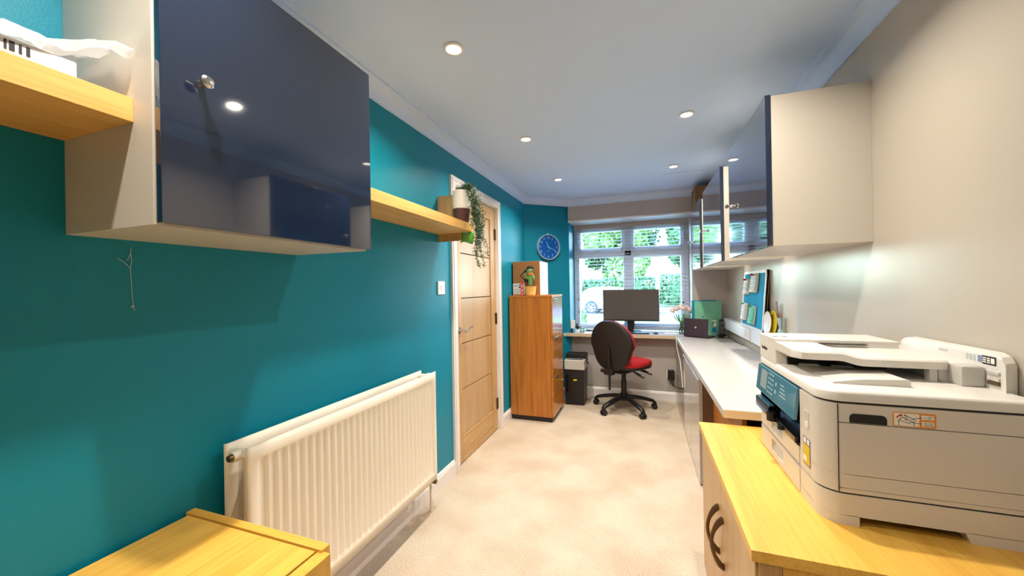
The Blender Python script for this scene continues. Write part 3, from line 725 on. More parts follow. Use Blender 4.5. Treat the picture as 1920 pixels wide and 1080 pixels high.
# tulips in a vase
vx, vyy = .392, 4.49
va = B(); va.lathe([(.026, WZ), (.027, WZ + .004), (.026, WZ + .05), (.014, WZ + .085), (.018, WZ + .125), (.0165, WZ + .125), (.0125, WZ + .085), (.0245, WZ + .05), (.0245, WZ + .006), (.001, WZ + .006)], (vx, vyy, 0), 28)
tag(va.build('glass_vase', 'glass', loc=(vx, vyy, WZ)), 'small clear glass vase holding tulips', 'vase')
rnd = random.Random(11)
tip = [(-.075, .0, .235), (-.045, -.03, .255), (-.018, .03, .262), (.012, -.035, .262), (.04, .025, .258), (.07, -.01, .245), (.0, .0, .272), (.095, .02, .235)]
for k, (tx, ty, tz) in enumerate(tip):
    tl = thing('tulip', 'pale pink tulip standing in the glass vase', 'tulip', (vx, vyy, WZ + .02), group='tulips in the glass vase')
    p0 = Vector((vx + tx * .08, vyy + ty * .08, WZ + .012)); p1 = Vector((vx + tx * .15, vyy + ty * .15, WZ + .12)); p2 = Vector((vx + tx, vyy + ty, WZ + tz))
    B().tube([p0, p1, p1.lerp(p2, .5) + Vector((0, 0, .008)), p2], .0028, 7).build('stem', 'stem', tl)
    m = (p2 - p1).to_track_quat('Z', 'Y').to_matrix()
    bb = B()
    for q in range(6):
        a = q * math.pi / 3 + (.3 if q % 2 else 0); rr = .0
        rows = []
        for (h_, r_, wq) in ((0, .002, .008), (.014, .018, .017), (.030, .023, .019), (.046, .019, .013), (.058, .015, .001)):
            rows.append([p2 + m @ Vector(((r_ + (.002 if e == 0 else 0)) * math.cos(a) - e * wq * math.sin(a), (r_ + (.002 if e == 0 else 0)) * math.sin(a) + e * wq * math.cos(a), h_)) for e in (-1, 0, 1)])
        bb.rings(rows, False, False, closed=False)
    bb.build('bloom', 'tulip', tl, smooth=60)
    lb = B(); rows = []; sx = 1 if tx >= 0 else -1
    q0 = p1; q2 = p1 + Vector((tx * .75 + sx * .012, ty * .8, tz * .40))
    for h_, wq in ((0, .003), (.35, .010), (.7, .009), (1, .001)):
        c = q0.lerp(q2, h_) + Vector((sx * .012 * math.sin(h_ * 3), 0, 0)); rows.append([c + Vector((-wq * .6, wq, 0)), c + Vector((0, -.002, .002)), c + Vector((wq * .6, -wq, 0))])
    lb.rings(rows, False, False, closed=False); lb.build('leaf', 'stem', tl, smooth=60)

# ================================================================== SHREDDER
sx0, sx1, sy0, sy1 = -.825, -.608, 4.02, 4.27
sr = thing('paper_shredder', 'black and white paper shredder bin under the window desk', 'shredder', (-.715, 4.12, 0))
b = B(); b.prism([(sx0 + .008, .005), (sx1 - .010, .005), (sx1, .38), (sx0, .38)], 'y', sy0, sy1); b.build('bin', 'dark', sr)
B().box(sx0, sx1 + .003, sy0 - .006, sy1, .38, .482, .008).build('head', 'prngrey', sr)
B().box(sx0 - .002, sx1 + .006, sy0 + .10, sy1 + .004, .44, .535, .010).build('top_cover', 'dark', sr)
B().box(sx0 + .02, sx1 - .02, sy0 + .03, sy0 + .06, .479, .486, .002).build('paper_slot', 'dark', sr)
B().box(sx0 + .02, sx0 + .105, sy0 - .003, sy0 + .01, .13, .33, .006).build('window', 'prnblk', sr)
B().box(-.732, -.69, sy0 - .0025, sy0, .262, .278).build('label', 'brightyellow', sr, smooth=0)
B().cyl((sx1 + .004, sy0 + .17, .43), (sx1 + .022, sy0 + .17, .43), .018, .014, 14).build('dial', 'dark', sr)

# ================================================================== OFFICE CHAIR (local: faces +y)
ch = thing('office_chair', 'red office swivel chair with black back shell at the window desk', 'chair', (-.205, 4.03, 0), R_(-28), local=True)
for k in range(5):
    a = R_(k * 72 + 90 + 28)
    ca, sa = math.cos(a), math.sin(a)
    b = B(); rs = []
    for t, z, wd2, th in ((.03, .135, .030, .035), (.12, .128, .026, .032), (.23, .105, .024, .032), (.30, .085, .021, .028), (.325, .068, .017, .014)):
        rs.append([(t * ca - e * wd2 * sa, t * sa + e * wd2 * ca, z + q) for e, q in ((-1, -th * .5), (1, -th * .5), (1, th * .2), (.6, th * .5), (-.6, th * .5), (-1, th * .2))])
    b.rings(rs); arm = b.build('base_arm', 'dark', ch, smooth=50)
    b = B(); wx, wy = .31 * ca, .31 * sa
    for e in (-1, 1):
        b.cyl((wx - e * .010 * sa, wy + e * .010 * ca, .027), (wx - e * .026 * sa, wy + e * .026 * ca, .027), .027, .025, 18)
    b.cyl((wx, wy, .03), (wx, wy, .085), .007, seg=10); b.box(-.022, .022, -.012, .012, .03, .062, .006, mtx=Matrix.Translation((wx, wy, 0)) @ Matrix.Rotation(a, 4, 'Z'))
    b.build('castor', 'dark', ch)
b = B(); b.cyl((0, 0, .10), (0, 0, .165), .045, .040, 20); b.build('hub', 'dark', ch)
b = B(); b.cyl((0, 0, .15), (0, 0, .30), .028, .028, 18); b.cyl((0, 0, .30), (0, 0, .42), .022, .022, 18); b.build('gas_lift', 'dark', ch)
b = B(); b.box(-.08, .08, -.13, .12, .385, .432, .012); b.build('mechanism', 'dark', ch)
def egg(cx, cy, zc, w2, h2, n=36, top=1.0, bot=.82, p=2.4):
    pts = []
    for i in range(n):
        t = 2 * math.pi * i / n; c, s = math.cos(t), math.sin(t)
        x = w2 * math.copysign(abs(c) ** (2 / p), c); z = h2 * math.copysign(abs(s) ** (2 / p), s)
        x *= (bot + (top - bot) * (z / h2 + 1) / 2) if z < 0 else (1 - .20 * max(0, z / h2) ** 2)
        pts.append((cx + x, zc + z))
    return pts
def bend(x, z): return -.245 + .9 * x * x * .8 - .09 * (z - .70) * .9
b = B(); rs = []
for off, sc in ((-.034, .90), (-.030, .97), (-.012, 1.0), (.0, 1.0), (.004, .97)):
    rs.append([(x, bend(x, z) + off, z) for x, z in egg(0, 0, .685, .238 * sc, .252 * sc)])
b.rings(rs); b.build('back_shell', 'blackfab', ch, smooth=50)
b = B(); rs = []
for off, sc in ((.003, .985), (.028, .995), (.055, .95), (.075, .82), (.084, .55), (.086, .2)):
    rs.append([(x, bend(x, z) + off, z) for x, z in egg(0, 0, .685, .238 * sc, .252 * sc)])
b.rings(rs); b.build('backrest_cushion', 'red', ch, smooth=60)
def seat_o(sc, z, n=40):
    pts = []
    for i in range(n):
        t = 2 * math.pi * i / n; c, s = math.cos(t), math.sin(t); p = 3.2
        x = .235 * sc * math.copysign(abs(c) ** (2 / p), c); y = .225 * sc * math.copysign(abs(s) ** (2 / p), s)
        drop = .022 * max(0, y / .225) ** 2
        pts.append((x, y + .045, z - drop))
    return pts
B().rings([seat_o(.78, .430), seat_o(.94, .438), seat_o(.985, .458), seat_o(.985, .468)]).build('seat_pan', 'dark', ch, smooth=50)
B().rings([seat_o(.98, .467), seat_o(1.0, .485), seat_o(.985, .507), seat_o(.92, .523), seat_o(.7, .530), seat_o(.3, .528)]).build('seat_cushion', 'red', ch, smooth=60)
b = B(); b.tube([(0, -.10, .43), (0, -.20, .425), (0, -.262, .45), (0, -.275, .56), (0, -.276, .66)], .02, 10); b.build('back_bar', 'dark', ch)
b = B(); b.box(-.05, .05, -.30, -.23, .40, .46, .012); b.cyl((-.09, -.265, .432), (-.04, -.265, .432), .020, .016, 14); b.build('back_bracket', 'dark', ch)
b = B(); b.cyl((0, -.262, .25), (0, -.262, .42), .011, seg=12); b.build('adjuster_post', 'dark', ch)
for e, (x_, y_, z_) in enumerate(((.25, -.05, .385), (.27, .07, .40))):
    b = B(); b.tube([(.06, y_ * .8, .42), (.14, y_ * .9, .415), (.20, y_, z_ + .008), (x_, y_, z_ - .012)], .008, 8, [.006, .007, .014, .010]); lv = b.build('lever', 'dark', ch)
    B().box(x_ - .03, x_ - .008, y_ - .009, y_ + .009, z_ + .001, z_ + .006, .002).build('lever_pad', 'silver', lv)

# ================================================================== POWER ADAPTER and cord under the desk
ad = thing('power_adapter', 'black power adapter plugged in low on the wall under the desk', 'adapter', (.27, YF, .30))
B().box(.236, .306, YF - .075, YF - .008, .245, .347, .005).build('body', 'dark', ad)
B().box(.228, .314, YF - .010, YF, .255, .341, .003).build('socket_plate', 'white', ad)
b = B(); b.tube([(.262, YF - .04, .246), (.264, YF - .04, .22), (.275, YF - .04, .195), (.31, YF - .035, .165), (.36, YF - .03, .15), (.42, YF - .03, .155)], .004, 8)
b.tube([(.285, YF - .04, .246), (.286, YF - .04, .21), (.30, YF - .04, .175), (.34, YF - .035, .155), (.42, YF - .03, .149)], .003, 8)
b.build('cord', 'dark', ad)
b = B(); b.tube([(.40, 4.28, WZ + .004), (.34, 4.24, WZ + .006), (.312, 4.19, WZ + .012), (.3085, 4.13, WZ - .03), (.3095, 4.06, WZ - .09), (.310, 3.94, WZ - .13), (.311, 3.78, WZ - .16), (.311, 3.64, WZ - .25), (.312, 3.58, WZ - .36)], .004, 8)
tag(b.build('cable', 'prngrey', loc=(.32, 4.1, WZ)), 'pale cable hanging over the worktop front edge near the vase', 'cable')

# ================================================================== RIGHT WORKTOP and its units
WX0, WY0 = .318, 1.815
wt = thing('worktop', 'long pale glossy worktop along the right wall', 'worktop', (.58, 3.0, WZ))
B().box(WX0, RX - .001, WY0, DYF - .002, WZ - .038, WZ, .003).build('slab', 'worktop', wt)
B().box(WX0 + .003, RX - .002, WY0 - .002, WY0 + .001, WZ - .036, WZ - .003).build('end_edge', 'worktopedge', wt)
B().box(WX0 - .0015, WX0 + .001, WY0, DYF - .004, WZ - .036, WZ - .004).build('front_edge', 'prngrey', wt)
b = B(); b.cyl((.50, WY0 + .06, 0), (.50, WY0 + .06, WZ - .038), .02, seg=16); b.cyl((.50, WY0 + .06, WZ - .048), (.50, WY0 + .06, WZ - .038), .03, seg=16); b.build('leg', 'chrome', wt)
du_g = 'grey base units under the right worktop'
for nm, (ya, yb_), lab in (('base_unit', (2.615, 3.085), 'grey gloss base unit under the worktop, next to the oak back panel'), ('base_unit', (3.09, 3.56), 'grey gloss base unit under the worktop, next to the window desk knee space')):
    u = thing(nm, lab, 'base unit', (.58, (ya + yb_) / 2, 0), group=du_g)
    B().box(.345, RX - .01, ya, yb_, .10, WZ - .05, .001).build('body', 'carcass', u)
    dd = B().box(.320, .342, ya + .002, yb_ - .002, .012, WZ - .072, .001).build('door', 'greygloss', u)
    B().box(.314, .342, ya + .002, yb_ - .002, WZ - .072, WZ - .062, .002).build('handle_rail', 'silver', dd)
    B().box(.37, RX - .02, ya, yb_, 0, .10).build('plinth', 'carcass', u)
B().box(.40, .418, 1.88, 2.61, 0, WZ - .038, .001).build('support_panel', 'foakz', wt)
# oak base unit
ob = thing('oak_cupboard', 'oak two door cupboard carrying the printer', 'cupboard', (.5, 1.4, 0))
OX, OY0, OY1 = .219, .965, 1.806
B().box(OX, RX - .002, OY0, OY1, OZ - .026, OZ, .0015).build('top', 'oaky', ob)
B().box(OX + .040, RX - .01, OY0 + .022, OY1 - .004, .09, OZ - .027, .001).build('body', 'oakz', ob)
B().box(OX + .018, OX + .062, OY0 + .012, OY0 + .022, .0, OZ - .027, .001).build('corner_strip', 'doakz', ob)
B().box(OX + .063, RX - .01, OY0 + .012, OY0 + .022, .0, OZ - .027, .001).build('end_panel', 'oakz', ob)
for k, (ya, yb_) in enumerate(((OY0 + .024, 1.388), (1.392, OY1 - .006))):
    dd = B().box(OX + .012, OX + .038, ya, yb_, .06, OZ - .030, .0015).build('door', 'doakz', ob)
    hy_ = 1.352 if k == 0 else 1.430
    pts = [(OX + .012, hy_ + .004, .515)]
    for j in range(1, 12):
        t = j / 12; pts.append((OX + .010 - .034 * math.sin(t * math.pi) ** .8, hy_ + .004 * math.cos(t * 3), .515 - .155 * t))
    pts.append((OX + .012, hy_ + .004, .360))
    B().tube(pts, .006, 10, [.010, .0095, .008, .0065, .006, .0058, .0058, .0058, .006, .0065, .008, .0095, .010]).build('handle', 'bronze', dd)
B().box(OX + .08, RX - .02, OY0 + .03, OY1 - .01, 0, .09).build('plinth', 'carcass', ob)

# ================================================================== PRINTER
pr = thing('printer', 'large white multifunction printer on the oak cupboard', 'printer', (.61, 1.4, OZ))
X0, X1, Y0, Y1 = .413, .818, 1.136, 1.662
def plan(i=0, xa=X0, xb=X1, ya=Y0, yb=Y1, r=.05): return rrect(xa + i, xb - i, ya + i, yb - i, max(.004, r - i), 8, (1, .3, .3, .6))
def clipx(pts, lo, hi): return [(min(max(x, lo), hi), y) for x, y in pts]
b = B()
b.prism(rrect(X0 + .020, X1, Y0 + .02, Y1, .004, 2), 'z', OZ + .023, .750); b.prism(rrect(X0, X1, Y0, 1.2715, .05, 8, (1, .3, 0, 0)), 'z', OZ + .023, .750); b.prism(rrect(X0, .60, 1.6325, Y1, .03, 8, (0, 0, 0, 1)), 'z', OZ + .023, .750)
b.prism(rrect(X0, .488, Y0, Y1, .05, 8, (1, 0, 0, .6)), 'z', OZ, OZ + .024)
b.prism([(.690, Y0), (X1, Y0), (X1, Y1), (.690, Y1)], 'z', OZ, OZ + .024)
b.prism([(.680, OZ + .0235), (.690, OZ + .0235), (.690, OZ)], 'y', Y0, Y1)
b.build('lower_tray_case', 'prn', pr, smooth=40)
b = B(); b.prism(plan(.004), 'z', .749, .7545); b.build('tray_seam', 'dark', pr, smooth=40)
# tray fronts with finger recesses
def tray_front(z0, z1, ya, yb, name):
    yh0, yh1, zh0, zh1 = 1.405, 1.515, z0 + (z1 - z0) * .30, z0 + (z1 - z0) * .86
    b = B(); xa, xb = X0 - .002, X0 + .0195
    b.box(xa, xb, ya, yh0, z0, z1, .0008); b.box(xa, xb, yh1, yb, z0, z1, .0008); b.box(xa, xb, yh0 - .001, yh1 + .001, z0, zh0, .0008); b.box(xa, xb, yh0 - .001, yh1 + .001, zh1, z1, .0008)
    p = b.build(name, 'prn', pr)
    b = B(); b.prism([(X0 + .0194, zh0), (X0 + .0194, zh1), (X0 + .0175, zh1), (X0 + .001, zh0 + .003), (X0 + .001, zh0)], 'y', yh0, yh1); b.build('finger_recess', 'prngrey', p, smooth=0)
tray_front(OZ + .004, .748, 1.272, Y1 - .03, 'paper_tray')
b = B(); b.prism(rrect(X0 + .020, X1, Y0 + .02, Y1, .004, 2), 'z', .7545, .800); b.prism(rrect(X0, X1, Y0, 1.2715, .05, 8, (1, .3, 0, 0)), 'z', .7545, .800); b.prism(rrect(X0, .60, 1.6325, Y1, .03, 8, (0, 0, 0, 1)), 'z', .7545, .800)
b.prism(rrect(.462, X1, Y0 + .02, Y1, .004, 2), 'z', .799, .972)
b.prism(rrect(X0, X1, Y0, 1.268, .05, 8, (1, .3, 0, 0)), 'z', .799, .972)
b.prism([(X0 + .004, 1.650), (.48, 1.650), (.48, Y1), (X0 + .012, Y1), (X0 + .004, Y1 - .008)], 'z', .799, .972)
b.build('main_case', 'prn', pr, smooth=40)
tray_front(.757, .806, 1.272, Y1 - .03, 'paper_tray')
B().box(.448, .463, 1.268, 1.650, .80, .972).build('bay_back', 'prnblk', pr, smooth=0)
b = B(); b.box(X0 + .002, .46, 1.268, 1.272, .80, .972); b.box(X0 + .002, .46, 1.646, 1.650, .80, .972); b.box(X0 + .002, .46, 1.268, 1.65, .806, .812); b.build('bay_lining', 'prnblk', pr, smooth=0)
# output drawer
b = B(); b.box(X0 - .006, .455, 1.276, 1.642, .813, .826, .002); b.box(X0 - .018, X0 + .004, 1.49, 1.640, .815, .852, .003)
b.box(X0 - .010, X0 + .0, 1.276, 1.49, .813, .832, .002); b.cyl((X0 - .014, 1.462, .815), (X0 - .014, 1.462, .842), .016, seg=18); b.cyl((X0 - .010, 1.39, .812), (X0 - .010, 1.39, .828), .010, seg=14)
b.build('output_tray', 'prnblk', pr, smooth=40)
B().box(X0 - .014, X0 + .002, 1.50, 1.636, .8525, .8545, .0008).build('tray_lip', 'ctrl', pr)
# control panel: tilted slab, foot outward
za, zb_, xa_, xb2 = .972, .880, X0 - .004, X0 - .015
ptop, pbot = Vector((xa_, 0, za)), Vector((xb2, 0, zb_))
ev = (ptop - pbot).normalized(); en = Vector((ev.z, 0, -ev.x)) * -1; ey = Vector((0, -1, 0))
def pm(u, v, h=0): return frame(ey, ev, ey.cross(ev), pbot + Vector((0, 1.646, 0)) + ey * u + ev * v + ey.cross(ev) * h)
PL = (ptop - pbot).length
b = B(); b.box(0, .372, 0, PL, -.010, 0, .002).xf(pm(0, 0)); cp = b.build('control_panel', 'ctrl', pr)
b = B(); b.prism([(xa_ + .009, za), (xb2 + .008, zb_ + .002), (X0 + .03, zb_ + .002), (X0 + .03, za)], 'y', 1.278, 1.642); b.build('panel_back', 'prnblk', pr, smooth=0)
b = B(); b.box(.048, .112, .018, PL - .012, 0, .001).xf(pm(0, 0)); b.build('touchscreen', 'lcd', cp, smooth=0)
b = B()
for r in range(5):
    for c in range(3): b.box(.128 + c * .020, .139 + c * .020, .016 + r * .0155, .022 + r * .0155, 0, .0006)
b.box(.20, .212, .03, .042, 0, .0006); b.box(.20, .212, .055, .066, 0, .0006)
for r in range(4): b.box(.245, .30 - .008 * r, .035 + r * .011, .038 + r * .011, 0, .0005)
b.xf(pm(0, 0)); b.build('key_legend', 'key', cp, smooth=0)
# usb door, sticker, badge on the near pillar
b = B(); b.box(X0 - .0012, X0 + .002, 1.205, 1.232, .876, .925, .001); b.build('usb_cover', 'prngrey', pr)
B().box(X0 - .0022, X0 - .001, 1.209, 1.228, .880, .896).build('usb_slot', 'white', pr, smooth=0)
b = B(); b.box(X0 - .0008, X0 + .001, 1.200, 1.246, .775, .850); st_ = b.build('energy_sticker', 'purpleink', pr, smooth=0)
B().box(X0 - .0014, X0 - .0007, 1.203, 1.243, .779, .830).build('sticker_print', 'yellow', st_, smooth=0)
b = B(); b.box(X0 - .0014, X0 - .0007, 1.205, 1.218, .834, .847); b.box(X0 - .0014, X0 - .0007, 1.224, 1.241, .834, .847); b.box(X0 - .0016, X0 - .0009, 1.222, 1.243, .785, .80); b.build('sticker_print', 'paper', st_, smooth=0)
B().box(X0 - .0012, X0, 1.203, 1.222, .757, .764).build('badge', 'prngrey', pr, smooth=0)
# side details
ys_ = Y0
b = B(); b.box(.4475, .4490, ys_ - .0004, ys_ + .001, .756, .972); b.box(.448, X1, ys_ - .0004, ys_ + .001, .9255, .9268); b.box(.448, X1, ys_ - .0003, ys_ + .001, .765, .7655); b.build('panel_seam', 'dark', pr, smooth=0)
b = B(); b.prism(rrect(.471, .543, .928, .950, .010, 5, (0, 0, 1, 1)), 'y', ys_ - .0012, ys_ + .001); b.build('grip_recess', 'prnblk', pr, smooth=0)
b = B(); b.prism(rrect(.554, .632, .929, .962, .003, 3), 'y', ys_ - .001, ys_); stk = b.build('guide_sticker', 'orange', pr, smooth=0)
b = B(); b.box(.556, .602, ys_ - .0016, ys_ - .0008, .931, .960); b.box(.606, .628, ys_ - .0016, ys_ - .0008, .948, .958); b.box(.606, .628, ys_ - .0016, ys_ - .0008, .933, .943); b.build('sticker_field', 'paper', stk, smooth=0)
def seg_(b, p, q, w2, y):
    p, q = Vector((p[0], 0, p[1])), Vector((q[0], 0, q[1])); d = (q - p).normalized(); n = Vector((d.z, 0, -d.x)) * w2
    b.bm.faces.new([b.bm.verts.new((v.x, y, v.z)) for v in (p - n, q - n, q + n, p + n)])
b = B(); yy = ys_ - .0019
for p, q in (((.564, .932), (.564, .944)), ((.564, .944), (.572, .951)), ((.572, .951), (.592, .941)), ((.592, .941), (.592, .932)), ((.564, .944), (.586, .936)), ((.574, .958), (.596, .944)), ((.574, .958), (.580, .949)), ((.588, .948), (.606, .952)), ((.582, .941), (.606, .938)), ((.610, .953), (.614, .953)), ((.616, .955), (.626, .955)), ((.616, .951), (.624, .951)), ((.609, .940), (.616, .940)), ((.618, .940), (.626, .940)), ((.610, .936), (.626, .936))): seg_(b, p, q, .0006, yy)
b.build('sticker_drawing', 'ink', stk, smooth=0)
b = B()
for p, q in (((.560, .949), (.564, .954)), ((.564, .954), (.568, .955)),): seg_(b, p, q, .0014, yy)
b.bm.faces.new([b.bm.verts.new(v) for v in ((.567, yy, .959), (.567, yy, .951), (.572, yy, .956))])
seg_(b, (.575, .946), (.580, .944), .001, yy); b.build('sticker_arrow', 'redink', stk, smooth=0)
# dark seam and scanner deck
b = B(); b.prism(plan(.006), 'z', .971, .979); b.build('lid_seam', 'prnblk', pr, smooth=40)
b = B(); rs = [[(x, y, .978) for x, y in plan(0)], [(x, y, .997) for x, y in plan(0)], [(x, y, 1.002) for x, y in plan(.003)], [(x, y, 1.004) for x, y in plan(.010)]]
b.rings(rs); b.build('scanner_deck', 'prnlid', pr, smooth=50)
# document feeder body
AZ = 1.004
b = B(); b.prism(rrect(X0, .735, 1.470, Y1 - .004, .02, 5, (.2, 0, .5, 1)), 'z', AZ - .001, 1.078)
b.build('feeder_body', 'prnlid', pr, smooth=40)
B().box(.445, .70, 1.462, 1.471, AZ, 1.030).build('exit_slot', 'prnblk', pr, smooth=0)
b = B(); b.box(.44, .70, 1.455, 1.471, 1.030, 1.052, .002)
b.build('exit_guide', 'prngrey', pr)
for k in range(6): B().box(.465 + k * .036, .467 + k * .036, 1.452, 1.458, 1.031, 1.050, .0005).build('guide_rib', 'prnlid', pr)
for k in range(2): B().box(.475 + k * .085, .525 + k * .085, 1.44, 1.47, AZ + .001, AZ + .006, .001).build('roller_flap', 'white', pr)
B().prism([(.470, AZ - .001), (.470, AZ + .004), (.53, AZ + .014), (.62, AZ + .018), (.63, AZ + .016), (.63, AZ - .001)], 'y', 1.215, 1.33).build('paper_stop', 'prnlid', pr, smooth=30)
# feeder top with its sloping document tray (canopy)
def canopy_z(x):   # underside height as it runs towards the wall
    t = min(1, max(0, (x - .515) / .055)); t = t * t * (3 - 2 * t); return 1.051 - .013 * t
b = B(); xs = [X0, .43, .46, .49, .515, .525, .535, .545, .555, .57, .60, .64, .68, .72, .745, .752]
yn = 1.292
rs = []
for x in xs:
    r = .035; yo = yn
    if x < X0 + r: yo = yn + r - math.sqrt(max(0, r * r - (r - (x - X0)) ** 2))
    if x > .74: yo = yn + (x - .74) * .8
    zb3 = canopy_z(x); zt = zb3 + .023
    rs.append([(x, yo + .002, zb3), (x, 1.475, zb3), (x, 1.475, zt + .004), (x, yo + .004, zt), (x, yo, zt - .004)])
b.rings(rs); b.build('document_tray', 'prnlid', pr, smooth=35)
b = B(); b.prism(rrect(X0, .74, 1.470, Y1 - .004, .02, 5, (.2, 0, .5, 1)), 'z', 1.0775, 1.085); b.build('feeder_cover', 'prnlid', pr, smooth=40)
for k in range(3): B().box(.468 + k * .062, .527 + k * .062, 1.468, 1.476, 1.0760, 1.0865, .001).build('feeder_flap', 'prnlid', pr)
B().box(.466, .655, 1.462, 1.468, 1.0735, 1.0755).build('feed_slot', 'prnblk', pr, smooth=0)
for xx in (.425, .452): B().box(xx, xx + .018, 1.53, 1.555, 1.0845, 1.0856, .0003).build('top_mark', 'grey', pr)
b = B(); b.box(.752, .800, 1.262, 1.31, AZ - .002, 1.056, .008); b.xf(Matrix()); b.build('hinge_column', 'prngrey', pr)
b = B(); b.prism([(.712, AZ - .001), (.728, AZ - .001), (.728, 1.040), (.712, 1.040)], 'y', 1.30, 1.32); b.build('tray_support', 'prngrey', pr, smooth=0)
B().box(.735, .80, 1.31, Y1 - .02, AZ - .001, 1.048, .004).build('rear_case', 'prnlid', pr)
# rear paper feed cover by the wall
b = B(); rs = []
for x, zt, i in ((.800, 1.085, .0), (.803, 1.091, .004), (.822, 1.094, .008), (.8265, 1.088, .010)):
    rs.append([(x, Y0 + .075 + i, .985), (x, 1.60 - i, .985), (x, 1.60 - i, zt - .02), (x, 1.585 - i, zt - .006), (x, 1.565 - i, zt), (x, Y0 + .105 + i, zt), (x, Y0 + .085 + i, zt - .006), (x, Y0 + .075 + i, zt - .02)])
b.rings(rs); rf = b.build('rear_feed_cover', 'prnlid', pr, smooth=30)
def on_rear(ya, yb, za, zb, m, name, h=.0008): return B().box(.800 - h, .8005, ya, yb, za, zb).build(name, m, rf, smooth=0)
on_rear(1.236, 1.275, 1.062, 1.083, 'ink', 'feed_sticker'); on_rear(1.278, 1.288, 1.065, 1.081, 'blueink', 'feed_icon')
b = B()
for k in range(3): b.box(.7985, .7995, 1.263, 1.272, 1.066 + k * .005, 1.069 + k * .005); b.box(.7985, .7995, 1.252, 1.260, 1.066 + k * .005, 1.069 + k * .005)
b.box(.7985, .7995, 1.239, 1.249, 1.066, 1.079); b.build('sticker_print', 'paper', rf, smooth=0)
b = B()
for k in range(4):
    for c in range(3): b.box(.7993, .8003, 1.296 + c * .011, 1.303 + c * .011, 1.066 + k * .004, 1.0675 + k * .004)
b.build('small_print', 'key', rf, smooth=0)
on_rear(1.39, 1.42, 1.074, 1.079, 'prngrey', 'embossed_text')
for k, (z_, m_) in enumerate(((1.045, 'prngrey'), (1.030, 'cream'), (1.020, 'carcass'))): B().box(.796, .801, 1.225, 1.258, z_ - .004, z_ + .004, .001).build('feed_slot', m_, rf)
text_mesh('brand_lettering', 'brother', .020, 'ink', pr, frame((0, -1, 0), (0, 0, 1), (-1, 0, 0), (X0 - .0005, 1.585, 1.040)), .0004)

# ================================================================== RIGHT WALL CABINETS
RF, RZb, RZt = .505, 1.425, 2.04
rcab = [((1.80, 2.495), 'navy wall cabinet above the printer end of the worktop'), ((2.765, 3.50), 'navy wall cabinet in the middle of the right wall row'), ((3.72, 4.35), 'navy wall cabinet beside the window on the right wall')]
for (ya, yb_), lab in rcab:
    c = thing('wall_cabinet', lab, 'cabinet', (RX, (ya + yb_) / 2, RZb), group='navy wall cabinets on the right wall')
    b = B(); b.box(RF, RX, ya, ya + .018, RZb, RZt, .001); b.box(RF, RX, yb_ - .018, yb_, RZb, RZt, .001); b.box(RF, RX, ya + .018, yb_ - .018, RZb, RZb + .018); b.box(RF, RX, ya + .018, yb_ - .018, RZt - .018, RZt); b.box(RX - .01, RX, ya + .018, yb_ - .018, RZb + .018, RZt - .018)
    b.build('body', 'cream', c)
    dd = B().box(RF - .022, RF - .002, ya - .004, yb_ + .002, RZb + .002, RZt + .004, .0015).build('door', 'navy', c)
    knob(dd, (RF - .022, yb_ - .075, 1.715), -1)
b = B(); b.box(.49, RX - .02, 4.02, 4.30, RZt + .001, 2.235, .003)
tag(b.build('carton', 'carddark', loc=(.65, 4.16, RZt)), 'brown cardboard carton on top of the cabinet beside the window', 'box')
# dado trunking on the right wall
tk = thing('dado_trunking', 'white cable trunking with sockets along the right wall', 'trunking', (RX, 3.1, .87))
B().box(RX - .048, RX, 1.85, YP - .06, .822, .925, .003).build('channel', 'upvc', tk)
B().box(RX - .051, RX - .047, 1.85, YP - .062, .842, .905, .001).build('cover', 'upvc', tk)
for yc in (3.42, 2.35):
    so_ = B().box(RX - .060, RX - .050, yc - .073, yc + .073, .832, .915, .003).build('socket', 'white', tk)
    for e in (-.036, .036):
        b = B(); b.box(RX - .0608, RX - .0598, yc + e - .003, yc + e + .003, .880, .89); b.box(RX - .0608, RX - .0598, yc + e - .014, yc + e - .008, .860, .864); b.box(RX - .0608, RX - .0598, yc + e + .008, yc + e + .014, .860, .864); b.build('pin_hole', 'ink', so_, smooth=0)
# notice board leaning on the trunking
nb = thing('notice_board', 'blue felt notice board leaning on the trunking', 'notice board', (RX - .03, 3.27, .925))
lean = Matrix.Translation((RX - .036, 3.33, .926)) @ Matrix.Rotation(R_(4.2), 4, 'Y')   # local: x out of wall(-), y along, z up
BW, BH = .30, .445
b = B(); b.box(-.012, 0, -BW, BW, 0, BH).xf(lean); b.build('backing', 'grey', nb, smooth=0)
b = B(); b.box(-.014, -.0115, -BW + .01, BW - .01, .01, BH - .01).xf(lean); b.build('felt', 'bluebrd', nb, smooth=0)
b = B(); b.box(-.018, .002, -BW, -BW + .02, 0, BH, .002); b.box(-.018, .002, BW - .02, BW, 0, BH, .002); b.box(-.018, .002, -BW, BW, 0, .02, .002); b.box(-.018, .002, -BW, BW, BH - .02, BH, .002)
b.xf(lean); b.build('frame', 'white', nb)
notes = [((.09, .27), (.262, .387), 'paper', 'redink', 'white note stack with a red pin at the top of the board'), ((-.13, .07), (.28, .422), 'paper', 'redink', 'long white note stack pinned near the top corner of the board'),
         ((.11, .285), (.055, .192), 'paper', 'green', 'white list with a green pin at the bottom of the board'), ((-.12, .07), (.04, .18), 'mint', 'green', 'mint green leaflet pinned at the bottom of the board')]
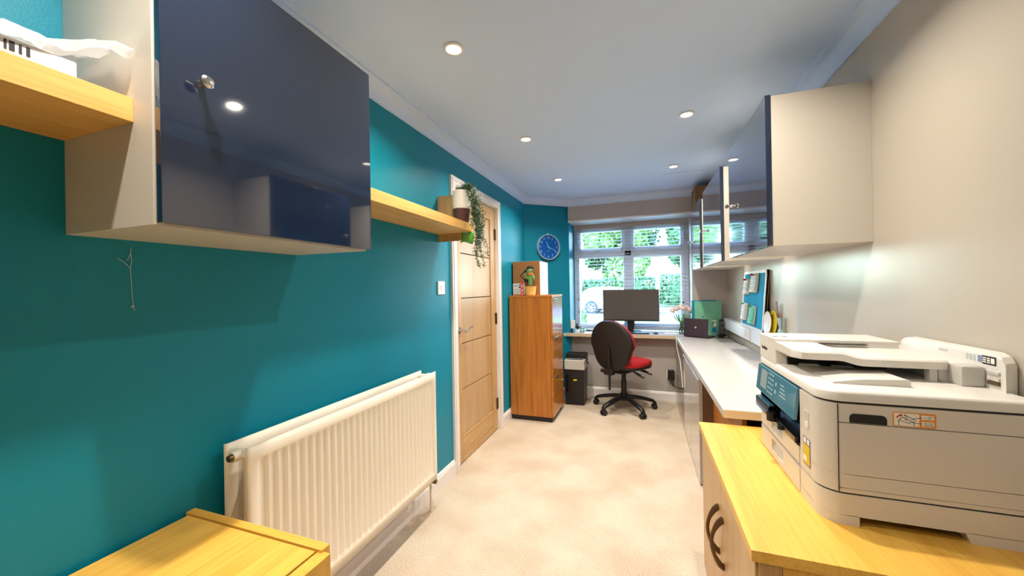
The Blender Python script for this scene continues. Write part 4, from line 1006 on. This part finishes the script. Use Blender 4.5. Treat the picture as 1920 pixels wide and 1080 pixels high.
for k, ((ya, yb_), (za, zb), m_, pin, lab) in enumerate(notes):
    org = lean @ Vector((-.02, (ya + yb_) / 2, (za + zb) / 2))
    nn = thing('pinned_note', lab, 'note', org, group='notes pinned to the board')
    for q in range(3):
        b = B(); rows = []
        for j in range(7):
            t = j / 6; z = zb - (zb - za) * t; curl = .003 + .003 * q + (.010 + .002 * q) * t * t * .6
            rows.append([(-.015 - curl, ya + .004 * q, z), (-.015 - curl - .004, (ya + yb_) / 2, z), (-.015 - curl, yb_ - .003 * q, z)])
        b.rings(rows, False, False, closed=False).xf(lean); o = b.build('sheet', m_ if q == 2 else 'paper', nn, smooth=40); o.modifiers.new('s', 'SOLIDIFY').thickness = .0006
    b = B()
    for j in range(6): b.box(-.0297 - .0092 * ((j + 1) / 7) ** 2, -.0285 - .0085 * ((j + 1) / 7) ** 2, ya + .025, yb_ - .025 - .02 * (j % 3), zb - (zb - za) * (.2 + .12 * j) - .003, zb - (zb - za) * (.2 + .12 * j) + .003)
    b.xf(lean); b.build('print_block', 'key' if m_ == 'paper' else 'green', nn, smooth=0)
    b = B(); c = lean @ Vector((-.03, (ya + yb_) / 2, zb - .008)); c2 = lean @ Vector((-.05, (ya + yb_) / 2, zb - .006)); b.cyl(c, c2, .006, .009, 12); b.build('pin', pin, nn)
# colourful discs and diffuser on the trunking
for (yc, r, m_, dx, lab) in ((2.90, .085, 'yellow', .0, 'yellow paper plate leaning behind the notice board edge'), (2.955, .08, 'white', .016, 'white paper plate leaning behind the notice board edge')):
    b = B(); b.lathe([(.001, 0), (r * .7, 0), (r, .010), (r * .985, .012), (r * .69, .002), (.001, .002)], (0, 0, 0), 36).xf(Matrix.Translation((RX - .018 - dx, yc, .926 + r * .99)) @ Matrix.Rotation(R_(-86), 4, 'Y'))
    tag(b.build('paper_plate', m_, loc=(RX - .02, yc, .925)), lab, 'plate')
rdx, rdy = RX - .0245, 2.745
rd = thing('reed_diffuser', 'glass reed diffuser with thin sticks on the trunking', 'diffuser', (rdx, rdy, .9255))
B().lathe([(.020, .9255), (.0215, .93), (.0205, .975), (.012, .99), (.020, 1.035), (.021, 1.058), (.019, 1.058), (.010, .99), (.018, .97), (.018, .932), (.001, .931)], (rdx, rdy, 0), 24).build('bottle', 'bottle', rd)
B().lathe([(.001, .9325), (.017, .9325), (.017, .96), (.001, .96)], (rdx, rdy, 0), 20).build('oil', 'cream', rd)
for k in range(6):
    a = k * 1.05; e = Vector((rdx - .003 - .010 * abs(math.cos(a)), rdy + .062 * math.sin(a + .4), 1.15 + .01 * math.cos(k)))
    B().tube([(rdx, rdy, .935), e], .0015, 6).build('reed', 'carcass', rd)

# ================================================================== on the worktop corner
# laptop, lid towards the camera
la = thing('laptop', 'dark grey laptop standing open on the worktop before the wallets', 'laptop', (.497, 4.215, WZ), R_(-33), local=True)
B().prism(rrect(-.125, .125, -.005, .15, .01), 'z', .002, .016).build('base', 'laptop', la)
lid = Matrix.Translation((0, -.004, .016)) @ Matrix.Rotation(R_(-6), 4, 'X')
b = B(); b.box(-.125, .125, -.007, 0, 0, .178, .002).xf(lid); b.build('lid', 'laptop', la)
b = B(); b.box(-.119, .119, 0, .0008, .008, .172).xf(lid); b.build('screen', 'dark', la, smooth=0)
b = B(); b.cyl((0, -.0078, .089), (0, -.0065, .089), .0105, seg=24).xf(lid); b.build('logo', 'silver', la, smooth=0)
B().cyl((-.095, .0, .011), (.095, .0, .011), .007, seg=12).build('hinge', 'dark', la)
# plastic wallets leaning on the grey panel
for (xa, xb, zt, y_, m_, lab, th) in ((.487, .722, 1.108, 4.424, 'film_teal', 'teal plastic wallet leaning at the back against the grey wall', .004), (.512, .768, 1.098, 4.404, 'film_green', 'mint green plastic document wallet leaning in front of the teal one', .006)):
    fd = thing('document_wallet', lab, 'folder', ((xa + xb) / 2, y_, WZ))
    m = Matrix.Translation((0, y_ - .015, WZ)) @ Matrix.Rotation(R_(-2.5), 4, 'X')
    b = B(); b.box(xa, xb, 0, th, 0.001, zt - WZ, .001).xf(m); b.build('sleeve', m_, fd)
    if m_ == 'film_green':
        b = B(); b.box(xa + .012, xb - .01, .001, .004, .01, zt - WZ - .028).xf(m); b.build('contents', 'palegreen', fd, smooth=0)
        b = B(); w_ = xb - xa; b.prism([(xa, zt - WZ - .02), (xb, zt - WZ - .02), (xa + w_ * .30, (zt - WZ) * .52)], 'y', -.0016, -.0004).xf(m); b.build('flap', 'film_green', fd, smooth=0)
        b = B(); b.cyl((xa + w_ * .30, -.005, (zt - WZ) * .55), (xa + w_ * .30, 0, (zt - WZ) * .55), .007, seg=14).xf(m); b.build('stud', 'dark', fd)
# hand sanitiser
hx, hyy = .692, 4.352
hs = thing('pump_bottle', 'clear hand sanitiser pump bottle in front of the wallets', 'bottle', (hx, hyy, WZ))
B().prism(rrect(hx - .025, hx + .025, hyy - .016, hyy + .016, .012), 'z', WZ + .001, WZ + .112).build('body', 'bottle', hs)
b = B(); b.box(hx - .024, hx + .012, hyy - .0168, hyy - .0155, WZ + .045, WZ + .095); b.build('label', 'bluebrd', hs, smooth=0)
B().lathe([(.016, WZ + .110), (.014, WZ + .124), (.007, WZ + .132), (.0065, WZ + .16), (.001, WZ + .16)], (hx + .006, hyy, 0), 18).build('collar', 'white', hs)
b = B(); b.box(hx - .028, hx + .018, hyy - .007, hyy + .007, WZ + .158, WZ + .168, .003); b.build('pump_head', 'white', hs)
# cordless phone
px_, py_ = .748, 4.275
ph = thing('cordless_phone', 'black cordless phone standing in its charging base', 'phone', (px_, py_, WZ))
B().prism(rrect(px_ - .036, px_ + .036, py_ - .045, py_ + .045, .018), 'z', WZ + .001, WZ + .026).build('charging_base', 'dark', ph)
m = Matrix.Translation((px_, py_ + .01, WZ + .02)) @ Matrix.Rotation(R_(-8), 4, 'X')
b = B(); b.box(-.0215, .0215, -.012, .014, 0, .165, .009).xf(m); b.build('handset', 'dark', ph)
b = B(); b.box(-.017, .017, -.0132, -.0118, .105, .145).xf(m); b.build('display', 'screen', ph, smooth=0)
b = B()
for r in range(5):
    for c in range(3): b.box(-.016 + c * .0118, -.0075 + c * .0118, -.0138, -.0118, .018 + r * .016, .027 + r * .016, .0006)
b.xf(m); b.build('keypad', 'grey', ph)
B().box(px_ + .01, px_ + .035, py_ - .0462, py_ - .044, WZ + .008, WZ + .016).build('badge', 'silver', ph, smooth=0)
b = B(); b.tube([(px_ + .03, py_ + .048, WZ + .005), (.806, 4.25, WZ + .005), (.812, 4.08, WZ + .005), (.80, 3.95, WZ + .005), (.812, 3.75, WZ + .005)], .004, 8)
tag(b.build('cable', 'dark', loc=(.8, 4.05, WZ)), 'black cable on the worktop under the trunking', 'cable')

# ================================================================== OUTSIDE
GZ = -.22
MT['grass'] = mat('lawn', (84, 104, 52), 0.95, vary=0.25, vscale=2.5, bump=.5, bscale=30)
MT['paving'] = mat('pale_driveway', (150, 148, 142), 0.9, vary=0.08, vscale=3)
MT['asphalt'] = mat('road', (88, 88, 92), 0.9, vary=0.08)
MT['bark'] = mat('bark', (92, 74, 58), 0.95, vary=.2)
MT['foliA'] = mat('leaf_light', (92, 124, 58), 0.6, vary=.3, vscale=3)
MT['foliB'] = mat('leaf_dark', (52, 84, 44), 0.6, vary=.3, vscale=3)
MT['carpaint'] = mat('silver_car_paint', (140, 146, 152), 0.25, metal=.3, coat=.8)
MT['carglass'] = mat('car_glass', (70, 84, 92), 0.08, spec=.8)
MT['tyre'] = mat('tyre_rubber', (40, 40, 42), .8)
MT['taillamp'] = mat('red_lens', (196, 50, 48), .2)
struct(B().box(-60, 60, -60, 90, GZ - .2, GZ).build('ground', 'grass', smooth=0))
struct(B().box(-40, 40, 9.5, 13.2, GZ, GZ + .012).build('driveway', 'paving', smooth=0))
struct(B().box(-60, 60, 18.6, 27.5, GZ, GZ + .008).build('road', 'asphalt', smooth=0))
def leaf_cloud(c, r, n, rnd, size, boxy=False):
    c = Vector(c); verts = []; faces = []; blobs = []
    for _ in range(34):
        d = Vector((rnd.gauss(0, 1), rnd.gauss(0, 1), rnd.gauss(0, 1))).normalized() * rnd.random() ** .4 * .78
        blobs.append((Vector((d.x * r[0], d.y * r[1], d.z * r[2])), rnd.uniform(.16, .30)))
    for k in range(n):
        d = Vector((rnd.gauss(0, 1), rnd.gauss(0, 1), rnd.gauss(0, 1))).normalized()
        if boxy:
            q = max(abs(d.x), abs(d.y), abs(d.z)); e = d / q * rnd.uniform(.82, 1.0)
            p = c + Vector((e.x * r[0], e.y * r[1], e.z * r[2]))
        else:
            bc, br = blobs[k % len(blobs)]
            p = c + bc + Vector((d.x * r[0], d.y * r[1], d.z * r[2])) * br * rnd.uniform(.65, 1.05)
        p.z = max(p.z, GZ + .06 + rnd.random() * .1)
        nrm = (d + Vector((rnd.uniform(-1, 1), rnd.uniform(-1, 1), rnd.uniform(-1, 1))) * .8).normalized()
        u = nrm.orthogonal().normalized(); v = nrm.cross(u); s = size * rnd.uniform(.6, 1.3); a = rnd.uniform(0, 6.28)
        uu = (u * math.cos(a) + v * math.sin(a)) * s; vv = (v * math.cos(a) - u * math.sin(a)) * s * .6
        i = len(verts); verts += [p - uu, p - vv, p + uu, p + vv]; faces.append((i, i + 1, i + 2, i + 3))
    return verts, faces
def tree(name, x, y, rx, rz_, n, m, lab, seed, trunk=True, zc=None, grp=None, size=.16):
    rnd = random.Random(seed); zc = zc if zc is not None else GZ + rz_ * 1.15
    t = thing(name, lab, 'tree' if trunk else 'bush', (x, y, GZ), group=grp)
    v, f = leaf_cloud((x, y, zc), (rx, rx * .8, rz_), n, rnd, size, boxy=(name == 'hedge_bush'))
    me = bpy.data.meshes.new('foliage'); off = Vector((x, y, GZ)); me.from_pydata([p - off for p in v], [], f); me.materials.append(MT[m])
    o = bpy.data.objects.new('foliage', me); COL.objects.link(o); o.parent = t; stuff(o)
    B().tube([(x, y, GZ - .05), (x + .05, y, GZ + .4 * (zc - GZ)), (x - .05, y + .05, zc)], .2, 8, [.16 if trunk else .05, .12 if trunk else .04, .05 if trunk else .02]).build('trunk', 'bark', t)
trees = [(-15.5 + 6.9 * k, 34, 3.45, 5.0 + .4 * (k % 3), 'foliA' if k % 2 == 0 else 'foliB') for k in range(5)] + [(-19.5 + 8.4 * k, 43, 4.3, 7.0 + .6 * (k % 2), 'foliB' if k % 3 else 'foliA') for k in range(5)]
for i, (x, y, rx, rz_, m) in enumerate(trees):
    tree('tree', x, y, rx, rz_, 15000, m, ('light green tree across the road outside the window' if m == 'foliA' else 'dark green tree across the road outside the window'), 20 + i, grp='trees across the road', size=.28)
for i, (x, y, rx, rz_) in enumerate([(-11.4 + 2.75 * k, 28.9, 1.20, .95 + .06 * (k % 3)) for k in range(9)]):
    tree('hedge_bush', x, y, rx, rz_, 4500, 'foliB', 'clipped hedge bush below the trees across the road', 60 + i, trunk=False, grp='hedge bushes across the road', size=.13)
tree('garden_bush', -1.31, 8.2, .20, .50, 1500, 'foliA', 'small light green bush close outside the window', 81, trunk=False, size=.04)
# car: local x along its length (rear at -x)
car = thing('parked_car', 'silver hatchback car parked across the lawn outside the window', 'car', (-1.35, 21.8, GZ + .008), R_(-4), local=True)
prof = [(-2.05, .36), (-2.10, .62), (-2.04, .92), (-1.92, 1.0), (1.05, 1.0), (1.75, .90), (2.05, .70), (2.10, .42), (2.0, .26), (-1.95, .26)]
def carloft(pts, w0, ins):
    rs = []
    for yv, k in ((-w0, ins), (-w0 * .93, 0), (w0 * .93, 0), (w0, ins)):
        cx = sum(p[0] for p in pts) / len(pts); cz_ = sum(p[1] for p in pts) / len(pts)
        rs.append([(cx + (x - cx) * (1 - k), yv, cz_ + (z - cz_) * (1 - k)) for x, z in pts])
    return B().rings(rs)
carloft(prof, .88, .05).build('body', 'carpaint', car, smooth=40)
roof = [(-1.98, .96), (-1.62, 1.36), (-1.2, 1.47), (-.2, 1.48), (.35, 1.40), (1.15, .97)]
carloft(roof, .80, .10).build('cabin', 'carpaint', car, smooth=40)
for s in (-1, 1):
    b = B(); b.prism([(-1.55, 1.03), (-1.36, 1.33), (-.62, 1.39), (-.62, 1.03)], 'y', s * .745 - .012, s * .80); b.prism([(-.54, 1.03), (-.54, 1.39), (.25, 1.33), (.85, 1.03)], 'y', s * .745 - .012, s * .80); b.build('side_window', 'carglass', car, smooth=0)
b = B(); b.prism([(-1.94, 1.02), (-1.66, 1.33), (-1.62, 1.33), (-1.9, 1.02)], 'y', -.6, .6); b.xf(Matrix.Translation((-.03, 0, .005))); b.build('rear_window', 'carglass', car, smooth=0)
for s in (-1, 1): B().box(-2.085, -1.80, s * .80 - .075, s * .80 + .075, .78, .92, .02).build('tail_lamp', 'taillamp', car)
B().box(-2.14, -1.9, -.8, .8, .34, .52, .03).build('bumper', 'carpaint', car)
for xw in (-1.32, 1.30):
    for s in (-1, 1):
        yc = s * .80
        b = B(); b.lathe([(.20, -.09), (.31, -.09), (.335, -.06), (.335, .06), (.31, .09), (.20, .09)], (0, 0, 0), 32, False, False).xf(Matrix.Translation((xw, yc, .335)) @ Matrix.Rotation(R_(90), 4, 'X')); wh = b.build('wheel', 'tyre', car, smooth=40)
        b = B(); b.lathe([(.205, -.07), (.225, -.085), (.21, .085), (.19, .05)], (0, 0, 0), 28, False, False)
        for k in range(5):
            for e in (-.12, .12):
                a = k * 2 * math.pi / 5 + e; b.tube([(.03 * math.cos(a), .03 * math.sin(a), 0), (.21 * math.cos(a), .21 * math.sin(a), 0)], .018, 6)
        b.cyl((0, 0, -.03), (0, 0, .03), .055, seg=16)
        b.xf(Matrix.Translation((xw, yc + s * .07, .335)) @ Matrix.Rotation(R_(90), 4, 'X')); b.build('alloy_rim', 'silver', wh)
        b = B(); b.lathe([(.001, 0), (.37, 0), (.37, .02), (.001, .02)], (0, 0, 0), 28).xf(Matrix.Translation((xw, s * .862, .345)) @ Matrix.Rotation(R_(90), 4, 'X')); b.build('wheel_arch', 'tyre', car)
